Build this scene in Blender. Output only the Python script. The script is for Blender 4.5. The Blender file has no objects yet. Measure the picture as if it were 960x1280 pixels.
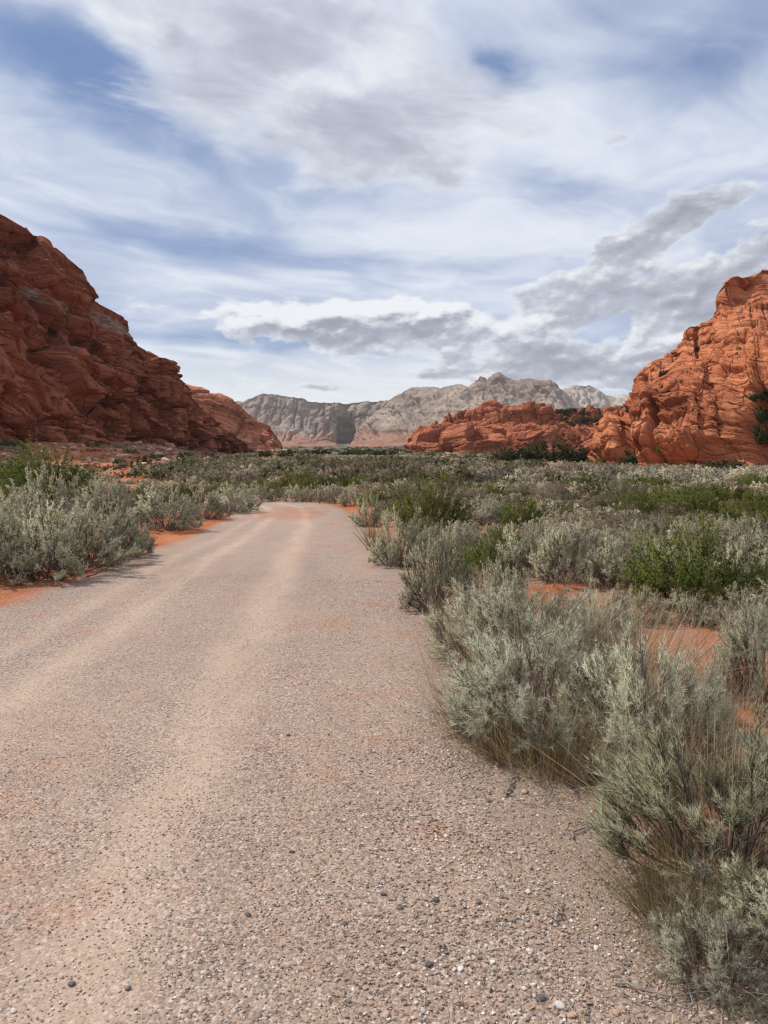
import bpy, math, random
import numpy as np

SC = bpy.context.scene
COL = SC.collection
rad = math.radians

# ------------------------------------------------------------------ camera
CAM_Z, PITCH, FPX = 1.6, rad(3.45), 961.0          # eye height, tilt down, focal length for a 960 wide frame
cam_d = bpy.data.cameras.new('camera')
cam_d.sensor_fit = 'HORIZONTAL'; cam_d.sensor_width = 36.0; cam_d.lens = 36.0 * FPX / 960.0
cam_d.clip_start = 0.05; cam_d.clip_end = 12000
cam = bpy.data.objects.new('camera', cam_d); COL.objects.link(cam)
cam.location = (0, 0, CAM_Z); cam.rotation_euler = (rad(90) - PITCH, 0, 0)
SC.camera = cam

# ------------------------------------------------------------------ light and exposure
SUN_AZ, SUN_EL = rad(-72), rad(53)                 # clockwise from +Y, so the sun stands to the left and slightly ahead
sun_d = bpy.data.lights.new('sun', 'SUN'); sun_d.energy = 3.95; sun_d.angle = rad(1.5); sun_d.color = (1.0, 0.95, 0.88)
sun = bpy.data.objects.new('sun', sun_d); COL.objects.link(sun)
sd = np.array([math.cos(SUN_EL) * math.sin(SUN_AZ), math.cos(SUN_EL) * math.cos(SUN_AZ), math.sin(SUN_EL)])
from mathutils import Vector
sun.rotation_euler = Vector(-sd).to_track_quat('-Z', 'Y').to_euler()
sun.location = (-60, 20, 90)
SC.view_settings.view_transform = 'Standard'; SC.view_settings.look = 'None'
SC.view_settings.exposure = 0.08; SC.view_settings.gamma = 1.0; SC.view_settings.use_curve_mapping = False
SC.render.engine = 'CYCLES'
SC.cycles.use_denoising = True; SC.cycles.denoiser = 'OPENIMAGEDENOISE'; SC.cycles.denoising_input_passes = 'RGB_ALBEDO_NORMAL'; SC.cycles.denoising_prefilter = 'ACCURATE'
SC.cycles.max_bounces = 5; SC.cycles.diffuse_bounces = 3; SC.cycles.transmission_bounces = 2; SC.cycles.glossy_bounces = 2
SC.cycles.caustics_reflective = False; SC.cycles.caustics_refractive = False
SC.cycles.pixel_filter_type = 'BLACKMAN_HARRIS'; SC.cycles.filter_width = 1.3


# ------------------------------------------------------------------ node helpers
class E:                                            # a shader socket that understands arithmetic
    def __init__(s, nt, k): s.nt, s.k = nt, k
    def _m(s, op, *a, clamp=False): return s.nt.m(op, s, *a, clamp=clamp)
    def __add__(s, o): return s._m('ADD', o)
    __radd__ = __add__
    def __mul__(s, o): return s._m('MULTIPLY', o)
    __rmul__ = __mul__
    def __sub__(s, o): return s._m('SUBTRACT', o)
    def __rsub__(s, o): return s.nt.m('SUBTRACT', o, s)
    def __truediv__(s, o): return s._m('DIVIDE', o)
    def clamp(s): return s.nt.m('ADD', s, 0.0, clamp=True)


class NT:
    def __init__(s, tree): s.t = tree; tree.nodes.clear()
    def n(s, typ, **p):
        x = s.t.nodes.new(typ)
        for k, v in p.items(): setattr(x, k, v)
        return x
    def put(s, sock, v):
        if isinstance(v, E): s.t.links.new(v.k, sock)
        elif isinstance(v, bpy.types.NodeSocket): s.t.links.new(v, sock)
        elif v is not None:
            if sock.type == 'RGBA' and len(v) == 3: v = (*v, 1)
            sock.default_value = v
    def m(s, op, *a, clamp=False):
        x = s.n('ShaderNodeMath', operation=op, use_clamp=clamp)
        for i, v in enumerate(a): s.put(x.inputs[i], v)
        return E(s, x.outputs[0])
    def ss(s, v, lo, hi):
        x = s.n('ShaderNodeMapRange', interpolation_type='SMOOTHSTEP')
        s.put(x.inputs[0], v); s.put(x.inputs[1], lo); s.put(x.inputs[2], hi)
        return E(s, x.outputs[0])
    def xyz(s, v):
        x = s.n('ShaderNodeSeparateXYZ'); s.put(x.inputs[0], v)
        return [E(s, o) for o in x.outputs]
    def vec(s, a, b, c):
        x = s.n('ShaderNodeCombineXYZ')
        for i, v in enumerate((a, b, c)): s.put(x.inputs[i], v)
        return E(s, x.outputs[0])
    def vm(s, op, a, b):
        x = s.n('ShaderNodeVectorMath', operation=op); s.put(x.inputs[0], a); s.put(x.inputs[1], b)
        return E(s, x.outputs[0])
    def noise(s, v, scale, detail=4, rough=.55, dist=0.0, out=0):
        x = s.n('ShaderNodeTexNoise'); s.put(x.inputs['Vector'], v)
        s.put(x.inputs['Scale'], scale); s.put(x.inputs['Detail'], detail)
        s.put(x.inputs['Roughness'], rough); s.put(x.inputs['Distortion'], dist)
        return E(s, x.outputs[out])
    def voro(s, v, scale, feature='F1', out=0, rnd=1.0):
        x = s.n('ShaderNodeTexVoronoi', feature=feature); s.put(x.inputs['Vector'], v)
        s.put(x.inputs['Scale'], scale); s.put(x.inputs['Randomness'], rnd)
        return E(s, x.outputs[out])
    def mix(s, f, a, b, blend='MIX'):
        x = s.n('ShaderNodeMix', data_type='RGBA', blend_type=blend)
        s.put(x.inputs[0], f); s.put(x.inputs[6], a); s.put(x.inputs[7], b)
        return E(s, x.outputs[2])
    def ramp(s, f, stops, interp='LINEAR'):
        x = s.n('ShaderNodeValToRGB'); r = x.color_ramp; r.interpolation = interp
        while len(r.elements) < len(stops): r.elements.new(1.0)
        for e, (p, c) in zip(r.elements, stops): e.position = p; e.color = (*c, 1)
        s.put(x.inputs[0], f)
        return E(s, x.outputs[0])
    def bump(s, h, dist, strength=1.0, normal=None):
        x = s.n('ShaderNodeBump'); s.put(x.inputs['Height'], h); s.put(x.inputs['Distance'], dist)
        s.put(x.inputs['Strength'], strength)
        if normal is not None: s.put(x.inputs['Normal'], normal)
        return E(s, x.outputs[0])


def srgb(r, g, b):
    f = lambda c: (c / 255) / 12.92 if c / 255 <= .04045 else ((c / 255 + .055) / 1.055) ** 2.4
    return (f(r), f(g), f(b))


# directions and points as measured against the camera
def ray(px, py):
    u, v = (px - 480) / FPX, (640 - py) / FPX
    return np.array([u, math.cos(PITCH) + v * math.sin(PITCH), -math.sin(PITCH) + v * math.cos(PITCH)])
def PW(px, py, D):                                  # the world point seen there at depth D
    r = ray(px, py); k = D / r[1]
    return np.array([r[0] * k, D, CAM_Z + r[2] * k])
def AE(px, py):
    r = ray(px, py)
    return math.degrees(math.atan2(r[0], r[1])), math.degrees(math.atan2(r[2], math.hypot(r[0], r[1])))


# ------------------------------------------------------------------ sky
def build_world():
    w = bpy.data.worlds.new('World'); SC.world = w; w.use_nodes = True
    t = NT(w.node_tree)
    sky = t.n('ShaderNodeTexSky', sky_type='NISHITA', sun_disc=False, sun_elevation=SUN_EL,
              sun_rotation=SUN_AZ % (2 * math.pi), altitude=900, air_density=1.0, dust_density=0.6, ozone_density=2.0)
    d = t.n('ShaderNodeTexCoord').outputs['Generated']
    x, y, z = t.xyz(d)
    zz = t.m('MAXIMUM', z, 0.0) + 0.16
    P = t.vec(x / zz, y / zz, 0.0)
    az = t.m('ARCTAN2', x, y) * 57.2958
    el = t.m('ARCSINE', z) * 57.2958
    wn = t.xyz(t.noise(P, 2.3, 3, .5, out=1))
    wf = t.xyz(t.noise(P, 9.0, 4, .6, out=1))
    wk = t.ss(el, 12, 28) * .7 + .3
    azw = az + ((wn[0] - .5) * 9.0 + (wf[0] - .5) * 3.4) * wk
    elw = el + ((wn[1] - .5) * 5.0 + (wf[1] - .5) * 2.2) * wk

    def blobs(lst):
        tot = None
        for px, py, sx, sy, rot, amp in lst:
            a0, e0 = AE(px, py); k = 0.0565
            c, s_ = math.cos(rad(rot)), math.sin(rad(rot))
            da, de = azw - a0, elw - e0
            p = (da * c + de * s_) * (1 / (sx * k)); q = (de * c - da * s_) * (1 / (sy * k))
            g = t.m('EXPONENT', (p * p + q * q) * -1.0) * amp
            tot = g if tot is None else tot + g
        return tot
    # high veil of cirrus with blue gaps
    rot = t.n('ShaderNodeVectorRotate', rotation_type='Z_AXIS'); t.put(rot.inputs['Vector'], P); rot.inputs['Angle'].default_value = rad(-28)
    RP = E(t, rot.outputs[0])
    wv = t.vm('MULTIPLY', t.vm('SUBTRACT', t.noise(P, 1.1, 3, .5, out=1), (.5, .5, .5)), (.9, .9, 0))
    st = t.vm('ADD', t.vm('MULTIPLY', RP, (0.9, 1.35, 1.0)), wv)
    v1 = t.noise(st, 1.3, 7, .52, .1)
    v2 = t.noise(st, 4.2, 6, .58, .15)
    gaps = blobs([(170, 120, 150, 50, -22, .62), (60, 60, 110, 70, 0, .36), (615, 105, 48, 28, -30, .80), (240, 302, 190, 22, -5, .42),
                  (715, 232, 75, 22, -6, .38), (330, 425, 230, 18, 2, .62), (945, 50, 70, 50, 0, .48), (820, 75, 80, 28, 0, .30),
                  (480, 325, 70, 16, 0, .28), (650, 330, 60, 12, 10, .25), (100, 395, 60, 20, 0, .35), (700, 20, 90, 20, 0, .2)])
    veil = t.ss((v1 - .5) * 1.15 + (v2 - .5) * .42 + 0.80 - gaps, -0.02, 0.90)
    blue = t.mix(0.68, E(t, sky.outputs[0]), (1.75, 2.65, 5.0))
    vcol = t.mix(t.ss(v1 + (v2 - .5) * .6, .32, .72), srgb(190, 200, 222), srgb(226, 232, 242))
    vcol = t.mix(1.0, vcol, (10, 10, 10), 'MULTIPLY')
    c0 = t.mix(veil * 0.95, blue, vcol)
    # bright band low over the horizon
    low = t.ss(el, 9.5, 4.5)
    c0 = t.mix(low * t.ss(azw, 24, -3) * .8, c0, (8.2, 8.6, 8.5))
    # cumulus: a lumpy field, thicker where the photograph has its banks
    hi = t.ss(el, 15, 26)
    RS = t.vm('ADD', t.vm('MULTIPLY', RP, (.85, 1.2, 1)), t.vm('MULTIPLY', wv, (.35, .35, 0)))
    ang = t.vec(az * .125 + el * -.05, el * .215 + az * .010, 0)          # low banks: seen from the side, so lumps stay round
    def field(dx, dy):
        up_ = t.noise(t.vm('ADD', RS, (dx * .4, dy * .4, 0)), 3.0, 10, .57, .15)
        lo_ = t.noise(t.vm('ADD', ang, (dx, dy, 0)), 1.55, 10, .54, .0)
        return lo_ + (up_ - lo_) * hi
    n2 = field(0, 0)
    n2s = field(-.05, .10)                            # the same field a little way off towards the sun
    n3 = t.noise(t.mix(hi, ang, P), hi * 7.0 + 4.5, 6, .60, .3)
    cf = blobs([(370, 50, 210, 95, -10, 1.15), (440, 170, 140, 48, 8, 1.0), (300, 10, 150, 50, 0, .5), (505, 216, 75, 20, 0, .75), (250, 110, 80, 50, -40, .35),
                (760, 325, 130, 36, 24, .86), (880, 262, 75, 16, 20, .85), (855, 375, 150, 30, 10, .82), (940, 315, 60, 30, 0, .6), (770, 385, 60, 26, 0, .45),
                (320, 402, 78, 26, 0, 1.05), (430, 406, 110, 31, 0, 1.05), (560, 410, 105, 33, -3, 1.0), (470, 430, 60, 10, -4, .4), (715, 448, 95, 22, 0, .60),
                (840, 440, 120, 26, 0, .70), (930, 400, 60, 30, 0, .5), (395, 484, 58, 11, -6, .85), (545, 472, 60, 12, 0, .70), (775, 167, 20, 8, 10, .80), (760, 472, 90, 14, 0, .6),
                (160, 8, 66, 24, -5, .60), (640, 462, 100, 18, 0, .7), (830, 480, 120, 20, 0, .6), (880, 430, 90, 30, 0, .4), (620, 150, 60, 30, 0, .4)])
    back = t.ss(y, .35, -.2) * .42                    # the rest of the sky carries the same kind of cloud
    cd = cf + back + (n2 - .5) * 3.3 + (n3 - .5) * (hi * .45 + .25)
    dens = t.ss(cd, hi * -.26 + .42, hi * .56 + .78)
    shade = (n2s - n2) * (11.0 - hi * 4.0)                           # thicker towards the sun: in shade
    lit = blobs([(310, 391, 95, 18, 0, .95), (430, 386, 90, 17, 0, .90), (520, 389, 70, 15, 0, .75), (620, 398, 60, 12, 0, .6), (170, 20, 90, 35, 0, .6), (425, 105, 80, 30, 8, .75), (820, 428, 50, 14, 0, .45), (600, 413, 50, 8, 0, .3), (700, 415, 40, 10, 0, .3)])
    wl = t.ss(lit + (n3 - .5) * .55 - shade * .50 + (1 - dens) * .75 - (cd - .7) * .25 + .10, .0, .95)
    grey = t.mix(hi, srgb(188, 192, 204), srgb(200, 204, 217))
    grey = t.mix(t.ss(cd * .8 + shade * .5 + (n3 - .5) * .9, .35, 1.65) * .95, grey, t.mix(hi, srgb(150, 153, 167), srgb(172, 176, 193)))
    ccol = t.mix(wl, grey, srgb(236, 239, 243))
    ccol = t.mix(1.0, ccol, (10, 10, 10), 'MULTIPLY')
    c1 = t.mix(dens * (.96 - hi * .10), c0, ccol)
    bg = t.n('ShaderNodeBackground'); t.put(bg.inputs[0], c1); bg.inputs[1].default_value = 0.1
    out = t.n('ShaderNodeOutputWorld'); t.t.links.new(bg.outputs[0], out.inputs[0])
build_world()


# ------------------------------------------------------------------ numeric noise
def _h(ix, iy, iz, seed):
    with np.errstate(over='ignore'):
        h = (ix.astype(np.int64) * 73856093) ^ (iy.astype(np.int64) * 19349663) ^ (iz.astype(np.int64) * 83492791) ^ (seed * 2654435761 & 0xffffffff)
        h = h.astype(np.uint32)
        h ^= h >> np.uint32(16); h *= np.uint32(0x7feb352d); h ^= h >> np.uint32(15); h *= np.uint32(0x846ca68b); h ^= h >> np.uint32(16)
    return h.astype(np.float64) / 4294967295.0
def vnoise(x, y, z, seed=0):                         # -1 .. 1
    x, y, z = np.broadcast_arrays(x, y, z)
    fx, fy, fz = np.floor(x), np.floor(y), np.floor(z)
    u, v, w = x - fx, y - fy, z - fz
    u = u * u * u * (u * (u * 6 - 15) + 10); v = v * v * v * (v * (v * 6 - 15) + 10); w = w * w * w * (w * (w * 6 - 15) + 10)
    ix, iy, iz = fx.astype(np.int64), fy.astype(np.int64), fz.astype(np.int64)
    r = 0
    for a in (0, 1):
        for b in (0, 1):
            for c in (0, 1):
                r = r + _h(ix + a, iy + b, iz + c, seed) * (u if a else 1 - u) * (v if b else 1 - v) * (w if c else 1 - w)
    return r * 2 - 1
def fbm(x, y, z, oc=4, seed=0, gain=.5):
    r, a, f, t = 0, 1.0, 1.0, 0
    for o in range(oc):
        r = r + a * vnoise(x * f + 17.3 * o, y * f - 9.1 * o, z * f + 4.7 * o, seed + o); t += a; a *= gain; f *= 2.03
    return r / t * 1.5
def worley(x, y, z, seed=0):                         # nearest and second distance, a random number and a random slope per cell
    fx, fy, fz = np.floor(x), np.floor(y), np.floor(z)
    f1 = np.full(x.shape, 9.0); f2 = f1.copy(); cid = np.zeros(x.shape); sl = np.zeros(x.shape)
    for a in (-1, 0, 1):
        for b in (-1, 0, 1):
            for c in (-1, 0, 1):
                ix, iy, iz = fx + a, fy + b, fz + c
                h = _h(ix, iy, iz, seed)
                dx = ix + h - x; dy = iy + (h * 7.31) % 1.0 - y; dz = iz + (h * 53.77) % 1.0 - z
                d = np.sqrt(dx * dx + dy * dy + dz * dz)
                nw = d < f1
                f2 = np.where(nw, f1, np.minimum(f2, d)); cid = np.where(nw, (h * 917.13) % 1.0, cid)
                sl = np.where(nw, dx * ((h * 31.7) % 1.0 - .5) + dy * ((h * 71.3) % 1.0 - .5) + dz * ((h * 113.9) % 1.0 - .35), sl); f1 = np.where(nw, d, f1)
    return f1, f2, cid, sl * 2
def sstep(a, b, x):
    t = np.clip((x - a) / (b - a), 0, 1); return t * t * (3 - 2 * t)


# ------------------------------------------------------------------ mesh helpers
def mk_mesh(name, V, F, attrs=None, smooth=False, uv=None):
    """V (n,3); F one array of faces (m,3|4) or a list of such arrays."""
    me = bpy.data.meshes.new(name)
    Fs = [f for f in (F if isinstance(F, list) else [F]) if len(f)]
    me.vertices.add(len(V)); me.vertices.foreach_set('co', np.asarray(V, np.float32).ravel())
    li = np.concatenate([f.ravel() for f in Fs]).astype(np.int32)
    tot = np.concatenate([np.full(len(f), f.shape[1], np.int32) for f in Fs])
    st = np.concatenate([[0], np.cumsum(tot)[:-1]]).astype(np.int32)
    me.loops.add(len(li)); me.loops.foreach_set('vertex_index', li)
    me.polygons.add(len(tot)); me.polygons.foreach_set('loop_start', st)
    try: me.polygons.foreach_set('loop_total', tot)
    except Exception: pass
    me.update(calc_edges=True); me.validate()
    if smooth: me.polygons.foreach_set('use_smooth', np.ones(len(tot), bool))
    for k, v in (attrs or {}).items():
        a = me.attributes.new(k, 'FLOAT', 'POINT'); a.data.foreach_set('value', np.asarray(v, np.float32))
    if uv is not None:
        l = me.uv_layers.new(name='UVMap'); l.data.foreach_set('uv', np.asarray(uv, np.float32)[li].ravel())
    return me
def grid_faces(nr, nc):
    i = np.arange(nr - 1)[:, None] * nc + np.arange(nc - 1)[None, :]
    return np.stack([i, i + 1, i + nc + 1, i + nc], -1).reshape(-1, 4)
def link(name, me, mat=None, parent=None):
    o = bpy.data.objects.new(name, me); COL.objects.link(o)
    if mat is not None and me is not None and not me.materials: me.materials.append(mat)
    if parent is not None: o.parent = parent
    return o
def tag(o, label=None, cat=None, group=None, kind=None):
    for k, v in (('label', label), ('category', cat), ('group', group), ('kind', kind)):
        if v: o[k] = v
    return o


# ------------------------------------------------------------------ materials
def mat_new(name):
    m = bpy.data.materials.new(name); m.use_nodes = True
    return m, NT(m.node_tree)
def finish(t, col, rough=.9, normal=None, spec=.25):
    b = t.n('ShaderNodeBsdfPrincipled'); t.put(b.inputs['Base Color'], col); t.put(b.inputs['Roughness'], rough)
    b.inputs['Specular IOR Level'].default_value = spec
    if normal is not None: t.put(b.inputs['Normal'], normal)
    o = t.n('ShaderNodeOutputMaterial'); t.t.links.new(b.outputs[0], o.inputs[0])

def rock_mat(name, cols, q_scale=.55, tilt=(0, 0), varnish=(.09, .035, .022), var_amt=.6, spots=(), pale=(.42, .30, .22), bump=.35, crack=.30, fine=3.0):
    m, t = mat_new(name)
    pos = t.n('ShaderNodeNewGeometry').outputs['Position']
    x, y, z = t.xyz(pos)
    wn = t.noise(pos, .045, 3, .5)
    q = z + x * tilt[0] + y * tilt[1] + (wn - .5) * 14
    sv = t.vec(x * .035, y * .035, q * q_scale)
    s1 = t.noise(sv, 1.0, 7, .65, .2)
    s2 = t.noise(t.vec(x * .12, y * .12, q * q_scale * 4.2), 1.0, 4, .6)
    base = t.ramp(s1 * .75 + s2 * .25, [(.30, cols[0]), (.44, cols[1]), (.54, cols[2]), (.68, cols[3])])
    big = t.noise(pos, .06, 5, .62, .4)
    streak = t.noise(t.vec(x * .55, y * .55, z * .05), 1.0, 4, .6)
    band = t.noise(t.vec(x * .012, y * .012, q * .22), 1.0, 4, .6)
    base = t.mix(t.ss(band, .56, .72) * .40, base, cols[3])
    base = t.mix(t.ss(band, .44, .30) * .45, base, cols[0])
    vm = t.ss(big + (streak - .5) * 1.3 + (s2 - .5) * .4, .52, .78) * var_amt
    col = t.mix(vm, base, varnish)
    col = t.mix(t.ss(t.noise(pos, 1.1, 5, .7), .60, .80) * .35, col, varnish)
    for (c, r, amt) in spots:
        dv = t.vm('SUBTRACT', pos, tuple(c)); dx, dy, dz = t.xyz(dv)
        dd = (dx * dx + dy * dy) * (1 / r[0] ** 2) + t.m('POWER', (dz + dx * r[2]) * (1 / r[1]), 2.0)
        k = t.ss(dd + (s2 - .5) * 2.2 + (big - .5) * 2.0, 1.1, .55) * amt
        col = t.mix(k, col, pale)
    f1 = t.noise(t.vec(x * .10, y * .10, q * q_scale * 3.0), 1.0, 6, .62)
    f2 = t.noise(pos, fine, 5, .6)
    ck = t.voro(t.vec(x * .5 + (wn - .5) * 6, y * .5, q * .9), crack, 'DISTANCE_TO_EDGE')
    h = f1 * 2.0 + f2 * .28 + s2 * .8 + t.ss(ck, 0, .035) * .8
    finish(t, col, .93, t.bump(h, bump, 1.0), .12)
    return m

SAND = [(.27, .080, .031), (.38, .125, .052), (.45, .175, .082)]
def sand_nodes(t, pos):
    n1 = t.noise(pos, .8, 5, .6); n2 = t.noise(pos, 14, 5, .65)
    return t.ramp(n1 * .6 + n2 * .4, [(.34, SAND[0]), (.5, SAND[1]), (.66, SAND[2])])

def mat_ground():
    m, t = mat_new('sandy_ground')
    pos = t.n('ShaderNodeNewGeometry').outputs['Position']
    x, y, z = t.xyz(pos)
    sand = sand_nodes(t, pos)
    # plant litter and grit lying on the sand
    l1 = t.noise(pos, 1.3, 5, .65); l2 = t.noise(pos, 38, 4, .7)
    lit = t.ramp(l2, [(.30, (.10, .075, .058)), (.48, (.23, .165, .125)), (.62, (.33, .25, .20)), (.75, (.46, .40, .35))])
    side = t.ss(x, -1.5, 1.0)                            # right shoulder carries much more litter than the sand bank on the left
    rd = E(t, t.n('ShaderNodeAttribute', attribute_name='road_d').outputs['Fac'])
    edge = t.ss(rd + (l1 - .5) * 1.6, 1.25, .55) * side
    amt = t.m('MAXIMUM', t.ss(l1, .62, .40) * (side * .62 + .12), edge * .8)
    col = t.mix(amt, sand, lit)
    # distant flat: ground cover too far off to tell apart
    far = t.ss(y, 90, 260)
    g1 = t.noise(t.vec(x * .05, y * .012, 0), 1.0, 6, .62)
    cov = t.ramp(g1, [(.34, (.045, .050, .026)), (.47, (.085, .082, .050)), (.56, (.15, .13, .095)), (.68, (.23, .22, .17))])
    col = t.mix(far, col, cov)
    v = t.voro(pos, 55, 'F1'); v2 = t.noise(pos, 9, 5, .6)
    h = t.noise(pos, 60, 4, .7) * .4 + v2 * 1.4 + v * .35
    finish(t, col, .95, t.bump(h, .018, .9), .1)
    return m

def mat_road():
    m, t = mat_new('gravel_road')
    pos = t.n('ShaderNodeNewGeometry').outputs['Position']
    uv = t.n('ShaderNodeTexCoord').outputs['UV']
    u, v, _ = t.xyz(uv)                                  # metres from the right edge, metres along
    wx = t.noise(pos, .35, 4, .6); wy = t.noise(pos, 1.6, 4, .6)
    uu = u + (wx - .5) * .75 + (wy - .5) * .25
    # stones, three sizes
    vz = t.n('ShaderNodeTexVoronoi', feature='F1'); t.put(vz.inputs['Vector'], pos); vz.inputs['Scale'].default_value = 95
    vc = t.n('ShaderNodeTexVoronoi', feature='F1'); t.put(vc.inputs['Vector'], pos); vc.inputs['Scale'].default_value = 46
    r1 = t.xyz(E(t, vz.outputs['Color'])); r2 = t.xyz(E(t, vc.outputs['Color']))
    pal = [(0, (.07, .066, .068)), (.20, (.16, .135, .122)), (.40, (.255, .195, .165)), (.60, (.34, .25, .20)), (.78, (.41, .30, .235)), (.90, (.48, .41, .355)), (1, (.60, .56, .52))]
    st1 = t.ramp(r1[0], pal); st2 = t.ramp(r2[0], pal)
    n_mid = t.noise(pos, 2.4, 6, .65)
    dust = t.ramp(n_mid * .6 + t.noise(pos, 40, 4, .7) * .4, [(.32, (.265, .170, .116)), (.5, (.36, .243, .172)), (.68, (.45, .32, .232))])
    fine = t.mix(.45, dust, st1)
    zone = t.noise(t.vec(u * .9, v * .22, 0), 1.0, 5, .6)
    col = t.mix(t.ss(zone + (n_mid - .5) * .5, .40, .62) * .8, fine, t.mix(.35, st1, dust))
    big = t.ss(r2[1], .55, .62) * t.ss(E(t, vc.outputs['Distance']), .55, .42) * t.ss(zone + (n_mid - .5) * .9, .42, .60)
    col = t.mix(big * .8, col, st2)
    grey = t.noise(t.vec(u * .7, v * .10, 3.0), 1.0, 4, .55)
    col = t.mix(t.ss(grey, .48, .70) * .28, col, (.19, .152, .13))
    # wheel tracks: dusty, paler, fewer stones
    def track(c, w): 
        d = (uu - c) * (1 / w); return t.m('EXPONENT', d * d * -1.0)
    tr = (track(1.65, .25) + track(3.15, .24) * .95 + track(3.9, .18) * .6 + track(2.35, .5) * .22).clamp()
    tr = tr * t.ss(t.noise(t.vec(u * 2.0, v * .22, 1.0), 1.0, 4, .6), .24, .50)
    col = t.mix(tr * .55, col, t.mix(.3, (.53, .395, .30), dust))
    # patches where red sand has blown over the gravel
    sand = sand_nodes(t, pos)
    sn = t.noise(pos, .9, 5, .62); 
    bx, by, _b = t.xyz(pos)
    e = t.m('POWER', (bx + 3.0) * (1 / 1.25), 2.0) + t.m('POWER', (by - 25.0) * (1 / 3.2), 2.0)
    patch = t.ss(e + (wy - .5) * 3 + (n_mid - .5) * 1.5, 1.3, .4) * .42
    p2 = t.ss(sn + (n_mid - .5) * .7, .54, .74) * (t.ss(uu, 1.2, .1) * .35 + .26)
    col = t.mix(t.m('MAXIMUM', patch, p2), col, sand)
    # edges run out into the sand
    W = t.n('ShaderNodeAttribute', attribute_name='width').outputs['Fac']
    left = t.ss(uu - E(t, W), -.55, .12)
    right = t.ss(uu + (sn - .5) * 1.2, .35, -.30)
    col = t.mix(left, col, sand)
    l2 = t.noise(pos, 38, 4, .7)
    lit = t.ramp(l2, [(.30, (.12, .09, .07)), (.48, (.25, .18, .135)), (.62, (.34, .25, .195)), (.75, (.46, .40, .35))])
    col = t.mix(right * .75, col, lit)
    h = (t.ss(E(t, vz.outputs['Distance']), .8, 0) * .35 + t.ss(E(t, vc.outputs['Distance']), .7, 0) * big * 1.2) * (1 - tr * .6) + t.noise(pos, 30, 5, .7) * .8 + n_mid * .5
    finish(t, col, .92, t.bump(h, .010, .85), .15)
    return m

def dome_normals(me, V, F, H, mixf=.68):
    """leaf clumps scatter light like the dome they form: lean each leaf's normal towards it"""
    k = F.shape[1]; T = V[F]
    n = np.cross(T[:, 1] - T[:, 0], T[:, 2] - T[:, 0]); n /= np.linalg.norm(n, axis=1, keepdims=True) + 1e-12
    c = T.mean(1); d = c - [0, 0, H * .25]; d[:, 2] *= 1.25; d /= np.linalg.norm(d, axis=1, keepdims=True) + 1e-9
    d = d + [0, 0, .45]; s_ = np.sign((n * d).sum(1)); s_[s_ == 0] = 1
    F2 = F.copy(); F2[s_ < 0] = F2[s_ < 0][:, ::-1]
    m = n * s_[:, None] * (1 - mixf) + d * mixf; m /= np.linalg.norm(m, axis=1, keepdims=True)
    return F2, np.repeat(m, k, 0)
def leaf_mat(name, stops, trans=.3, hue_var=.35, alt=None):
    m, t = mat_new(name)
    ti = E(t, t.n('ShaderNodeAttribute', attribute_name='tint').outputs['Fac'])
    oi = E(t, t.n('ShaderNodeObjectInfo').outputs['Random'])
    col = t.ramp(ti, stops)
    if alt: col = t.mix(t.ss(oi, .25, 1.0) * hue_var, col, alt)
    col = t.mix(1.0, col, t.ramp(t.m('FRACT', oi * 7.31), [(0, (.62, .60, .58)), (.4, (.90, .89, .87)), (1, (1.06, 1.05, 1.0))]), 'MULTIPLY')
    d = t.n('ShaderNodeBsdfDiffuse'); t.put(d.inputs[0], col)
    tr = t.n('ShaderNodeBsdfTranslucent'); t.put(tr.inputs[0], t.mix(.5, col, (.35, .36, .12), 'MULTIPLY') if False else col)
    mx = t.n('ShaderNodeMixShader'); mx.inputs[0].default_value = trans
    t.t.links.new(d.outputs[0], mx.inputs[1]); t.t.links.new(tr.outputs[0], mx.inputs[2])
    o = t.n('ShaderNodeOutputMaterial'); t.t.links.new(mx.outputs[0], o.inputs[0])
    return m
def wood_mat(name, a, b):
    m, t = mat_new(name)
    pos = t.n('ShaderNodeNewGeometry').outputs['Position']
    oi = E(t, t.n('ShaderNodeObjectInfo').outputs['Random'])
    n = t.noise(pos, 30, 4, .7)
    finish(t, t.ramp(n * .7 + oi * .3, [(.3, a), (.7, b)]), .9, None, .1)
    return m
def stone_mat(name, stops, bump=0.0, scale=60):
    m, t = mat_new(name)
    oi = E(t, t.n('ShaderNodeObjectInfo').outputs['Random'])
    tc = t.n('ShaderNodeTexCoord').outputs['Object']
    n = t.noise(tc, 3.0, 4, .7)
    c = t.ramp(oi, stops, 'LINEAR')
    c = t.mix((n - .5) * .5 + .25, c, t.mix(1.0, c, (.55, .5, .47), 'MULTIPLY'))
    finish(t, c, .8, t.bump(n, bump, .6) if bump else None, .25)
    return m

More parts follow.
